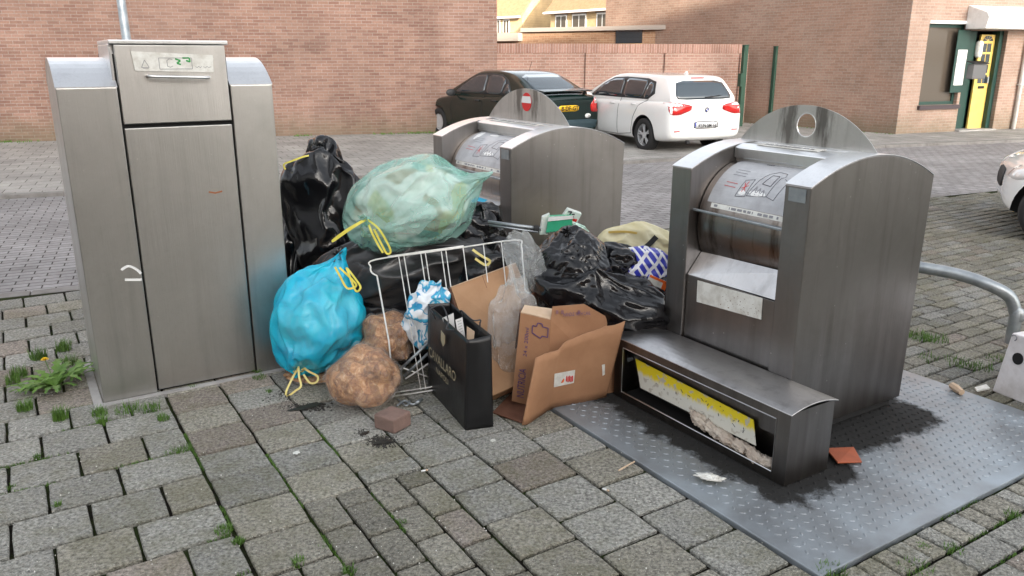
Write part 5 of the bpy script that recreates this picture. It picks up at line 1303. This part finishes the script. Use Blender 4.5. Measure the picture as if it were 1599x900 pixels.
# --- grey metal bar
t=thing('metal_bar','loose grey metal bar resting across the pile in front of the middle container','metal bar',at(800,352,4.3)-Vector((0,0,.02)))
MB().tube([at(762,347,4.32),at(845,358,4.3)],.011,12).build('tube',M['galv'],t,smooth=True)
MB().tube([at(764,352,4.30),at(840,363,4.28)],.006,8).build('thin_rod',M['galv'],t,smooth=True)
MB().tube([at(833,357,4.30),at(842,358,4.3)],.018,10).build('end_cap',M['rubber'],t)
# --- white wire rack
TL,TR,BL=at(577,407,4.02),at(813,374,4.12),at(616,619,3.74); dT=TR-TL; dS=BL-TL; BRr=BL+dT*.9
t=thing('wire_rack','white coated wire rack leaning on the grey bag','rack',BL)
def rp_(s,v): return TL.lerp(TR,s).lerp(BL.lerp(BRr,s),v)
fr=MB(); off=Vector((0,.02,.0))
fr.tube(smooth_path([rp_(.03,.12),rp_(.0,.09),rp_(0,.05),rp_(.04,.0),rp_(.5,0),rp_(.96,0),rp_(1,.05),rp_(1,.14)],5),.0042,8)
fr.tube([rp_(.03,.12),rp_(.03,.6),rp_(.0,1)],.0042,8).tube([rp_(1,.14),rp_(1,1)],.004,8).tube([rp_(0,1),rp_(1,1)],.0042,8)
fr.tube([rp_(.12,-.01),rp_(.62,-.01)],.004,8).tube([rp_(0,.975),rp_(.6,.975)],.0035,8)
M['wire']=noisy('wire',(.80,.80,.78),(.70,.69,.66),20,.35)
fr.build('frame',M['wire'],t,smooth=True)
for s in (.19,.225,.335,.365,.47,.50,.615,.75,.87):
    MB().tube([rp_(s,0),rp_(s,.985)],.0028,6).build('wire',M['wire'],t,smooth=True)
# tubes of a drying rack behind
t=thing('metal_tubes','crossed thin grey and white metal tubes behind the black paper bag','metal tubes',at(645,575,3.85)-Vector((0,0,.05)))
for k,(p,q,r_,m_) in enumerate((((622,580),(672,533),.008,'galv'),((630,588),(672,549),.008,'galv'),((633,592),(672,566),.0045,'wire'),((630,575),(672,590),.0035,'wire'))):
    MB().tube([at(*p,3.80),at(*q,3.86)],r_,10).build('tube',M[m_],t,smooth=True)
# plastic clip
t=thing('tube_clip','small grey plastic clip on the pavement beside the loose brick','clip',gz(640,632))
q_=[gz(620,634,.012),gz(632,626,.02),gz(645,632,.012),gz(658,624,.02)]
MB().tube(smooth_path(q_,5),[.006]*16,8).tube(smooth_path([gz(622,624,.01),gz(634,634,.012),gz(640,626,.02)],5),.005,8).tube([gz(650,630,.014),gz(659,624,.018)],.009,10).build('body',M['galv'],t,smooth=True)
# --- blue white film package
M['bluewhite']=noisy('bluewhite',(.72,.76,.8),(.02,.25,.5),12,.3,.5,20,d=.01)
n=N(M['bluewhite']); n.set(color=n.ramp(n.noise(n.mp(),11,2,.5,1),(.47,(.74,.78,.82)),(.50,(.02,.26,.52)),(.56,(.05,.42,.62)),(.6,(.78,.8,.82))))
c=at(668,492,3.96); t=thing('plastic_packaging','crumpled blue and white plastic packaging behind the wires','packaging',base(c,.13))
film_('film',M['bluewhite'],c,(.10,.08,.15),(0,R(12),0),51,[((.3,-.2,1),.15,7,.6)],.2,parent=t,floor=.05,grow=.3)
c=at(655,470,4.0)
# --- light brown box standing on edge
P=[at(704,449,3.96),at(806,411,4.12),at(872,572,3.72),at(762,622,3.58)]
t=thing('cardboard_box','light brown closed cardboard box standing on edge behind the black paper bag','box',P[3])
nr=(P[1]-P[0]).cross(P[3]-P[0]).normalized(); 
if nr.y<0: nr=-nr
Pb=[p+nr*.085 for p in P]
mb=MB().add(P+Pb,[(0,1,2,3),(7,6,5,4),(0,4,5,1),(1,5,6,2),(2,6,7,3),(3,7,4,0)]); bx=mb.build('box',M['card'],t,bevel=.004)
f_=-nr*.0015
MB().slab([P[0].lerp(P[1],.47)+f_,P[0].lerp(P[1],.476)+f_,P[3].lerp(P[2],.476)+f_,P[3].lerp(P[2],.47)+f_],.0008).build('seam',M['carddark'],bx)
up=(P[0]-P[3]).normalized()
e0,e1,e2,e3=[q+up*.002 for q in (P[0],P[1],Pb[1],Pb[0])]
MB().slab([e0,e1,e2,e3],.003).build('top_edge',M['cardlight'],bx)
textquad('printed_text','0100  PLAATJE KARTON',e3.lerp(e0,.25).lerp(e2.lerp(e1,.25),.3)+up*.002,e3.lerp(e0,.25).lerp(e2.lerp(e1,.25),.9)+up*.002,e3.lerp(e0,.6).lerp(e2.lerp(e1,.6),.9)+up*.002,e3.lerp(e0,.6).lerp(e2.lerp(e1,.6),.3)+up*.002,M['inkgrey'],bx,off=0) if False else None
mb=MB(); rr=random.Random(2); s=.3
while s<.88:
    l_=rr.uniform(.008,.03); a0,a1=.35,.35+rr.uniform(.15,.3); q=lambda u,v: e3.lerp(e0,v).lerp(e2.lerp(e1,v),u)+up*.0022
    mb.slab([q(s,a0),q(s+l_,a0),q(s+l_,a1),q(s,a1)],.0006); s+=l_+.012
mb.build('printed_line',M['purple'],bx)
sd_=(P[3]-P[0]).normalized(); lf_=(P[0]-P[1]).normalized()
MB().slab([P[0]+lf_*.006,Pb[0]+lf_*.02,Pb[3]+lf_*.02,P[3]+lf_*.006],.004).slab([Pb[0]+lf_*.022,Pb[0]+lf_*.022+nr*.02,Pb[3]+lf_*.02+nr*.02,Pb[3]+lf_*.022],.004).build('side_flap',M['carddark'],bx)
# --- opened box with print
K=M['card2']; TH_=.0045
root=gz(799,630); t=thing('cardboard_box','opened orange brown cardboard box with purple print and torn flap','box',root)
LT,RT_=at(813,489,3.60),at(860,500,3.60); LBm,RB=at(799,626,3.60),at(852,640,3.60)
fp=MB().slab([LT,RT_,RB,LBm],TH_).build('left_panel',K,t)
bk0=[RT_+Vector((.0,.004,0)),at(863,479,3.62),at(912,475,3.70),at(962,503,3.78),at(985,540,3.80),at(985,622,3.80),RB+Vector((.0,.004,0))]
bp=MB().slab(bk0,TH_).build('back_panel',K,t)
MB().slab([LT+Vector((0,.004,.001)),at(819,477,3.68),at(864,483,3.70),RT_+Vector((0,.006,.001))],TH_).build('top_flap',M['cardlight'],t)
MB().slab([LT+Vector((-.003,.008,0)),at(815,468,3.85),at(842,452,3.95),at(835,520,3.95),LBm+Vector((.0,.3,0))],TH_).build('inner_panel',M['carddark'],t)
# torn front flap bends out towards the viewer: built as a curved sheet
top=[(836,561),(848,555),(860,550),(872,546),(876,540),(884,534),(900,527),(916,521),(930,516),(945,511),(960,507),(976,503)]
Yt=[3.42,3.44,3.47,3.50,3.51,3.52,3.545,3.57,3.59,3.61,3.625,3.64]
bot=[(815,664),(825,662),(838,653),(850,645),(856,641),(868,637),(884,634),(900,631),(916,628),(930,625),(938,623),(946,621)]
V=[];rr=random.Random(6); NT=len(top)
Ts=[at(*p,y)+Vector((0,0,rr.uniform(-.006,.006))) for p,y in zip(top,Yt)]; Bs=[gz(*p,.004) for p in bot]
Ts=smooth_path(Ts,3); Bs=smooth_path(Bs,3); nT=len(Ts)
for k in range(9):
    for i in range(nT): V.append(Ts[i].lerp(Bs[i],k/8)+(Vector((0,0,.004*noise.noise(Vector((i*.9,0,0))))) if k==0 else Vector((0,0,0))))
Fc=[(k*nT+i,k*nT+i+1,(k+1)*nT+i+1,(k+1)*nT+i) for k in range(8) for i in range(nT-1)]
fpn=mesh('front_flap',V,Fc,K,t,smooth=True,solid=TH_)
def onflap(px,py,o=.006):
    d=ray(px,py); best=None
    o_=Vector((0,0,H))
    for f in Fc:
        for tri in ((f[0],f[1],f[2]),(f[0],f[2],f[3])):
            from mathutils.geometry import intersect_ray_tri
            h=intersect_ray_tri(V[tri[0]],V[tri[1]],V[tri[2]],d,o_)
            if h is not None and (best is None or h.y<best.y): best=h
    return (best if best is not None else at(px,py,3.5))-d.normalized()*o
st=MB().slab([onflap(866,584),onflap(898,578),onflap(896,598),onflap(865,605)],.001).build('sticker',M['label'],fpn)
cc=onflap(877,594,.009)
MB().slab([cc+Vector((.012*math.cos(a_),0,.014*math.sin(a_))) for a_ in [2*pi*i/18 for i in range(18)]],.001).build('orange_dot',M['orange'],st)
mb=MB(); 
for i in range(5): p=onflap(884+i*2.3,587+(i%2)*1.0,.009); mb.slab([p,p+Vector((.005,0,0)),p+Vector((.005,0,-.03)),p+Vector((0,0,-.03))],.0006)
mb.build('printed_line',M['inkred'],st)
st=MB().slab([onflap(940,570),onflap(944.5,569),onflap(944.5,585),onflap(941,587)],.001).build('sticker',M['label'],fpn)
def q4(P,s0,t0,s1,t1): return bil(P,s0,t0),bil(P,s1,t0),bil(P,s1,t1),bil(P,s0,t1)
LPn=[LT,RT_,RB,LBm]; LPn=[p+Vector((0,-.003,0)) for p in LPn]
# vertical print runs up the panel
a_,b_,c_,d_=q4(LPn,.12,.60,.34,.93); textquad('printed_text','NUTRICIA',d_,a_,b_,c_,M['purple'],fp,off=.002)
a_,b_,c_,d_=q4(LPn,.20,.14,.32,.46); textquad('printed_text','24 x 200ml',d_,a_,b_,c_,M['purple'],fp,off=.002)
mb=MB(); pts=[(.42,.10),(.55,.10),(.58,.06),(.72,.06),(.75,.09),(.93,.09),(.93,.19),(.75,.19),(.70,.22),(.42,.18),(.42,.10)]
for p,q in zip(pts[:-1],pts[1:]):
    P0,P1=bil(LPn,*p)+Vector((0,-.003,0)),bil(LPn,*q)+Vector((0,-.003,0)); d=(P1-P0).normalized().cross(Vector((0,-1,0)))*.0022; mb.slab([P0+d,P1+d,P1-d,P0-d],.0008)
mb.build('printed_outline',M['purple'],fp)
w0,w1,w2,w3=at(880,488,3.62),at(921,486,3.69),at(922,491,3.69),at(880,494,3.62)
w0,w1,w2,w3=[p+Vector((0,-.008,0)) for p in (w0,w1,w2,w3)]
textquad('printed_text','HANDLE WITH CARE',w0,w1,w2,w3,M['purple'],bp,off=.0)
mb=MB()
for x in (868,876,902): p=at(x,484,3.62+(x-868)*.0018)+Vector((0,-.009,0)); mb.slab([p,p+Vector((.012,0,0)),p+Vector((.012,0,-.018)),p+Vector((0,0,-.018))],.0008)
mb.build('printed_mark',mat('purplelight',(.24,.12,.13),.7),bp)
MB().slab([gz(769,645,.006),gz(822,663,.006),gz(846,640,.006),gz(800,612,.006)],.005).build('floor_flap',M['carddark'],t)
# --- clear plastic
c=at(800,520,3.72); t=thing('clear_bag','long empty clear plastic bag hanging between the two cardboard boxes','clear bag',base(c,.2))
film_('film',M['bagclear'],c,(.095,.06,.23),(0,R(2),0),61,[((-.1,-.2,1),.25,7,.7),((.1,0,-1),.15,7,.5)],.3,parent=t,floor=.02,grow=.3,lumpin=.15)
film_('upper_film',M['bagclear'],at(826,425,3.98),(.072,.045,.19),(0,R(-18),0),62,[((0,-.2,-1),.2,7,.7)],.3,parent=t,floor=.02,grow=.3,lumpin=.15)
P=[gz(766,600,.03),gz(800,597,.03),gz(802,618,.01),gz(768,626,.01)]; t=thing('plastic_sheet','scrap of clear plastic on the flap beside the black paper bag','plastic',P[3]); crumple_sheet('sheet',M['bagclear'],P,t,.02,5,20)
# --- black paper carrier bag
M['paperbag']=noisy('paperbag',(.010,.010,.011),(.014,.014,.015),6,.32,.25,16,d=.006)
bl,bf,br=gz(669,607),gz(727,673),gz(770,667); zt=.452
up=lambda p,o=Vector((0,0,0)): Vector((p.x,p.y,zt))+o
bb=bl+(br-bf)*.95
tl,tf,tr=at(668,475,bl.y),at(731,531,bf.y),at(767,523,br.y); tb=at(703,473,bb.y)
t=thing('paper_bag','stiff black paper carrier bag with gold lettering standing on the pavement','paper bag',bf)
def panel(nm,P,bul,parent=t,seed=0):
    n=18; V=[];nr=(P[1]-P[0]).cross(P[3]-P[0]).normalized()
    for j in range(n+1):
        for i in range(n+1):
            s,v=i/n,j/n; p=bil(P,s,v); e=math.sin(pi*s)**.7*min(1,v*6+.2)*min(1,(1-v)*5)
            V.append(p+nr*(bul*e+.006*noise.noise(Vector((s*2.5,v*3,seed)))*e))
    return mesh(nm,V,[(j*(n+1)+i,j*(n+1)+i+1,(j+1)*(n+1)+i+1,(j+1)*(n+1)+i) for j in range(n) for i in range(n)],M['paperbag'],parent,smooth=True,solid=.0015)
f1=panel('front_panel',[tl,tf,bf,bl],.004); panel('side_panel',[tf,tr,br,bf],-.012,seed=3); panel('back_panel',[tb,tr,br,bb],-.004,seed=5); panel('side_panel',[tb,tl,bl,bb],-.008,seed=7)
MB().slab([bl,bf,br,bb],.003).build('bottom',M['paperbag'],t)
FP=[tl,tf,bf,bl]; on=(tf-tl).cross(bl-tl).normalized(); on=on if on.y<0 else -on; FP=[p+on*.014 for p in FP]
a_,b_,c_,d_=q4(FP,.10,.44,.80,.55); textquad('printed_text','CAVALLARO',a_,b_,c_,d_,M['gold'],f1,off=0)
a_,b_,c_,d_=q4(FP,.30,.60,.62,.665); textquad('printed_text','NAPOLI',a_,b_,c_,d_,M['gold'],f1,off=0)
cr=[bil(FP,.43,.13)+Vector((0,0,0)),bil(FP,.53,.15),bil(FP,.53,.24),bil(FP,.48,.29),bil(FP,.43,.24)]
MB().slab(cr,.0015).build('crest',M['gold'],f1)
def hnd(P,nm='handle'): MB().tube(smooth_path(P,7),.0035,8).build(nm,mat('cord',(.04,.04,.045),.6),t,smooth=True)
s0,s1=bil(FP,.27,.06),bil(FP,.66,.04)
hnd([s0+Vector((0,.01,0)),s0,at(675,488,3.66),at(672,483,3.68),at(690,478,3.70),at(700,500,3.55),at(697,514,3.5),at(708,516,3.46),s1])
b0_,b1_=tb.lerp(tr,.35),tb.lerp(tr,.75)
hnd([b0_+Vector((0,0,-.03)),b0_+Vector((-.01,-.02,.02)),at(738,500,3.5),at(750,500,3.5),b1_+Vector((0,0,.01)),b1_+Vector((0,0,-.04))])
for k,(P,mm) in enumerate(((A_([(691,497),(708,489),(712,506),(700,510)],3.62),'white'),(A_([(711,500),(722,496),(730,522),(722,530)],3.52),'white'),(A_([(729,510),(741,518),(738,530),(728,526)],3.48),'cardlight'))):
    lb_=('folded white paper sticking out of the black paper bag','white printed leaflet standing in the black paper bag','brown paper scrap inside the black paper bag')[k]
    q_=thing('paper_scrap',lb_,'paper',P[3]-Vector((0,0,.0)))
    P2=[P[0],P[1],P[2]-Vector((0,0,.1)),P[3]-Vector((0,0,.1))]
    s_=MB().slab(P2,.004).build('sheet',M[mm],q_)
    if k==1:
        mb=MB()
        for r_ in range(5):
            p,q=bil(P2,.25,.05+r_*.07)+Vector((0,-.003,0)),bil(P2,.8,.05+r_*.07)+Vector((0,-.003,0)); mb.slab([p,q,q-Vector((0,0,.002)),p-Vector((0,0,.002))],.0006)
        mb.build('printed_line',M['inkgrey'],s_)
# --- loose paving brick
fL,fF,fR=gz(584,669),gz(616,679),gz(643,664); bk_=fL+(fR-fF)
hB=.072; t=setp(MB().add([fF,fR,bk_,fL]+[p+Vector((0,0,hB)) for p in (fF,fR,bk_,fL)],[(0,1,2,3),(7,6,5,4),(0,4,5,1),(1,5,6,2),(2,6,7,3),(3,7,4,0)]).build('loose_brick',noisy('loosebrick',(.24,.155,.13),(.18,.12,.10),12,.85,.6,60,d=.006),bevel=.009,seg=3),'loose reddish paving brick lying in front of the brown shreds','brick')
# ================================================================ GROUND LITTER
def flatblob(name,m,c,r,seed,z=.006,sx=1,sy=1,ang=0,th=.001,n=30):
    rr=random.Random(seed); pts=[]
    for i in range(n):
        a=2*pi*i/n; q=r*(1+.5*noise.noise(Vector((math.cos(a)*1.6,math.sin(a)*1.6,seed*3.7)))+rr.uniform(-.12,.12))
        x,y=q*math.cos(a)*sx,q*math.sin(a)*sy; pts.append(Vector((c.x+x*math.cos(ang)-y*math.sin(ang),c.y+x*math.sin(ang)+y*math.cos(ang),z)))
    return MB().slab(pts,th).build(name,m)
wet=noisy('wetdirt',(.012,.011,.010),(.03,.026,.02),30,.45,.8,90)
mb=MB(); rr=random.Random(12)
def crumbs(cx,cy,n,sx,sy,s0,s1,zz=.003):
    for i in range(n):
        P=gz(cx+rr.gauss(0,sx),cy+rr.gauss(0,sy)); r=rr.uniform(s0,s1); ph=rr.uniform(0,6)
        V=[P+Vector((r*math.cos(ph+q*pi/3)*rr.uniform(.6,1.2),r*math.sin(ph+q*pi/3)*rr.uniform(.6,1.2),zz-.004)) for q in range(6)]+[P+Vector((0,0,zz+r*.35))]
        mb.add(V,[(q,(q+1)%6,6) for q in range(6)])
crumbs(597,690,420,9,4,.0015,.006); crumbs(566,677,160,5,3,.0015,.005); crumbs(470,636,420,20,3,.002,.008); crumbs(450,618,150,14,4,.002,.006); crumbs(640,690,60,30,8,.001,.004)
setp(mb.build('dark_crumbs',wet),kind='stuff')
mb=MB(); 
for i in range(420):
    px,py=rr.uniform(0,1599),rr.uniform(600,900); crumbs(px,py,1,1,1,.0012,.0035,.004)
setp(mb.build('grit',M['label']),kind='stuff')
def litter(name,label,cat,px,py,r,sd,m_,sx=1,sy=.5,rot=0,z=.02):
    c=gz(px,py,z); t=thing(name,label,cat,Vector((c.x,c.y,0)))
    blob('piece',m_,c,(r*sx,r*sy,r*.4),(0,0,rot),sd,[],.4,.2,4,t,floor=.012 if z>.015 else .004,fold=4); return t
litter('tissue','crumpled white tissue with red mark on the steel plate in front of the step','litter',1106,748,.045,71,M['label'],1.15,.5,-.3,.022)
litter('tissue_scrap','tiny white scrap right beside the crumpled tissue on the plate','litter',1129,751,.010,72,M['label'],1,.7,0,.02)
P=[gz(1289,701,.022),gz(1333,699,.03),gz(1346,722,.022),gz(1308,723,.028)]
t=thing('packet','flat orange red packet on the steel plate beside the right container','packet',P[3]); MB().slab(P,.008).build('body',noisy('rustred',(.42,.11,.05),(.33,.09,.045),14,.4),t,bevel=.002)
t=setp(MB().tube([gz(966,735,.012),gz(978,728,.014),gz(991,721,.012)],.0035,6).build('wooden_stick',M['cardlight']),'thin wooden stick on the pavement at the edge of the steel plate','stick')
def butt(px,py,an,label):
    c=gz(px,py,.006); d=Vector((math.cos(an),math.sin(an),0)); t=thing('cigarette_butt',label,'cigarette butt',c-Vector((0,0,.004)))
    MB().tube([c-d*.014,c+d*.004],.004,8).build('paper',M['white'],t,smooth=True); MB().tube([c+d*.0045,c+d*.014],.0041,8).build('filter',M['cardlight'],t,smooth=True)
butt(946,765,-.6,'cigarette butt on the big tiles below the wooden stick'); butt(663,735,.4,'cigarette butt among small bricks')
for i,(px,py,r,sx_,an) in enumerate(((598,692,.032,1.3,.3),(570,678,.02,1.2,.9),(478,637,.04,2.2,.55))): setp(flatblob('wet_dirt',wet,gz(px,py),r,60+i,.0052,sx_,.6,an),kind='stuff')
for i,(px,py,r,lb) in enumerate(((770,690,.013,'white blotch of gum on the tile in front of the paper bag'),(463,709,.014,'pale round gum spot left of the small bricks'))):
    setp(flatblob('gum_spot',M['label'],gz(px,py),r,80+i,.0055),lb,'gum spot')
t=setp(MB().tube([gz(1486,602,.03),gz(1494,607,.028),gz(1502,613,.025)],[.018,.02,.016],7).build('wood_chip',M['cardlight'],smooth=False),'pale wood chip behind the steel plate','wood chip')
t=setp(MB().slab([gz(1522,606,.02),gz(1540,601,.03),gz(1546,607,.03),gz(1526,611,.02)],.008).build('paper_litter',M['label']),'flat pale paper litter beside the white block','litter')
# crumpled packaging inside the step
def Wl(a,b,z): return O3+A*a+B*b+Vector((0,0,z))
t=thing('crumpled_wrapping','crumpled beige plastic wrapping stuffed in the step opening','wrapping',Wl(.03,.4,.03))
M['beige']=noisy('beige',(.62,.55,.47),(.40,.32,.26),14,.45,.7,30,d=.01)
for i,(b_,z_,r1) in enumerate(((.50,.085,.055),(.42,.07,.05),(.34,.062,.055),(.26,.055,.05),(.17,.05,.055),(.11,.045,.04))):
    c=Wl(.03+.01*(i%2),b_,z_-.008); blob('wrapping',M['beige'],c,(r1,.028,.024),(0,R(18),R(-58)),90+i,[],.4,.25,4,t,fold=3)
# ================================================================ WEEDS
def blades(mb,P,n,h,spread,rr,w_=.004,lean=.6):
    for i in range(n):
        a=rr.uniform(0,2*pi); r=spread*math.sqrt(rr.random()); b=P+Vector((r*math.cos(a),r*math.sin(a),-.012)); hh=h*rr.uniform(.45,1.1); la=rr.uniform(0,2*pi); ln=hh*lean*rr.uniform(.2,1.1)
        L=Vector((math.cos(la),math.sin(la),0)); sdv=Vector((-L.y,L.x,0))*w_*rr.uniform(.6,1.2)*.5
        p1=b+L*ln*.35+Vector((0,0,hh*.6)); p2=b+L*ln+Vector((0,0,hh*.95))
        mb.add([b-sdv,b+sdv,p1+sdv*.8,p1-sdv*.8,p2],[(0,1,2,3),(3,2,4)])
rr=random.Random(20)
mb=MB()
for (px,py,n,h,s) in ((62,560,110,.075,.035),(100,548,90,.08,.035),(30,588,90,.07,.035),(20,598,60,.06,.03),(40,640,110,.06,.03),(95,655,130,.07,.028),(110,570,80,.07,.03),
    (155,648,90,.05,.03),(200,642,90,.045,.05),(235,640,70,.045,.04),(255,655,60,.045,.025),(160,660,60,.05,.02),(285,703,50,.035,.03),(270,707,30,.03,.03),
    (405,590,60,.03,.03),(300,605,30,.025,.02),(420,612,40,.025,.015),(350,828,90,.028,.028),(372,845,60,.025,.02),(465,878,60,.03,.02),(545,893,60,.03,.02),(628,816,40,.022,.016),(505,852,30,.02,.02),(58,715,40,.03,.012),(90,790,40,.03,.012),(18,760,30,.02,.012),
    (1300,893,90,.03,.04),(1580,806,60,.03,.025),(1490,860,60,.025,.03),(1430,890,70,.025,.05),(1440,852,40,.02,.02),(1438,528,90,.05,.07),(1460,532,60,.05,.06),(1500,568,60,.045,.07),(1530,575,60,.05,.06),(1448,560,40,.04,.05),(1555,560,40,.03,.05),(820,670,16,.018,.015)):
    blades(mb,gz(px,py),int(n*1.5),h*1.15,s*1.2,rr,.004)
# short green growth along the joints at the left and along the plate
for i in range(2600):
    k=rr.randrange(-3,9); b=3.675-.2525*6+.2525*k; a=rr.uniform(-1.2,.49); P=ab(a,b)
    if noise.noise(Vector((a*2.5,b*2.5,4)))>.04: blades(mb,P,5,.016,.008,rr,.003)
for i in range(1500):
    a=cols[rr.randrange(0,3)]; b=rr.uniform(1.7,3.6); P=ab(a,b)
    if noise.noise(Vector((a*3,b*3,9)))>.05: blades(mb,P,4,.013,.007,rr,.003)
for i in range(1200):
    a=rr.uniform(2.1,3.9); b=rr.choice((1.24,1.372,1.0,.88,1.11)); P=ab(a,b)
    if noise.noise(Vector((a*3,b*4,2)))>.05: blades(mb,P,4,.014,.008,rr,.003)
setp(mb.build('grass',M['weed']),kind='stuff')
# green strip at the foot of the far wall
mb=MB(); 
for i in range(520):
    s=rr.uniform(0,1); P=L0.lerp(L1,s)+Vector((.1*0,-.05-rr.random()*.12,0))
    if noise.noise(Vector((s*14,0,3)))>-.02: blades(mb,P,4,.07,.07,rr,.02)
for i in range(120):
    s=rr.uniform(0,1); P=C+sd*s*.6+Vector((-.08,-.1,0)); blades(mb,P,3,.04,.06,rr,.02)
setp(mb.build('wall_foot_weeds',M['weed2']),kind='stuff')
# dandelions
def dandelion(px,py,n,ln,label,flower=None):
    P=gz(px,py); t=thing('dandelion',label,'weed',P)
    mb=MB()
    for i in range(n):
        a=2*pi*i/n+rr.uniform(-.3,.3); L=ln*rr.uniform(.6,1.1); d=Vector((math.cos(a),math.sin(a),0)); sdv=Vector((-d.y,d.x,0)); K_=12; row=[]
        rise=rr.uniform(.25,.6)
        for k in range(K_+1):
            u=k/K_; p=P+d*L*u+Vector((0,0,.004+L*rise*math.sin(u*2.2)*.8)); wv=L*.13*math.sin(pi*min(1,u*.92+.06))**.8*(1 if k%2 else .45); row.append((p-sdv*wv,p+Vector((0,0,-.003)),p+sdv*wv))
        for r0,r1 in zip(row[:-1],row[1:]):
            mb.add([r0[0],r0[1],r0[2],r1[0],r1[1],r1[2]],[(0,1,4,3),(1,2,5,4)])
    mb.build('leaf_rosette',M['weed2'],t)
    if flower:
        Fp=at(*flower,P.y+.12); 
        MB().tube([P,P.lerp(Fp,.6)+Vector((0,0,.01)),Fp],.0022,5).build('stalk',M['weed'],t)
        mb=MB()
        for r_ in range(3):
            for i in range(16):
                a=2*pi*i/16+r_*.2; L=.02-.005*r_; d=Vector((math.cos(a),math.sin(a),0)); s_=Vector((-d.y,d.x,0))*.0028
                mb.add([Fp-s_,Fp+s_,Fp+d*L+s_+Vector((0,0,.004*r_+.003)),Fp+d*L-s_+Vector((0,0,.004*r_+.003))],[(0,1,2,3)])
        mb.build('flower',M['yellowflower'],t)
dandelion(88,606,24,.19,'dandelion with one yellow flower beside the left container',(70,562))
dandelion(122,590,13,.16,'broad leaved dandelion touching the corner of the left container')
dandelion(50,612,13,.13,'smaller dandelion rosette at the left, away from the container')
dandelion(403,583,7,.035,'tiny weed at the foot of the left container')
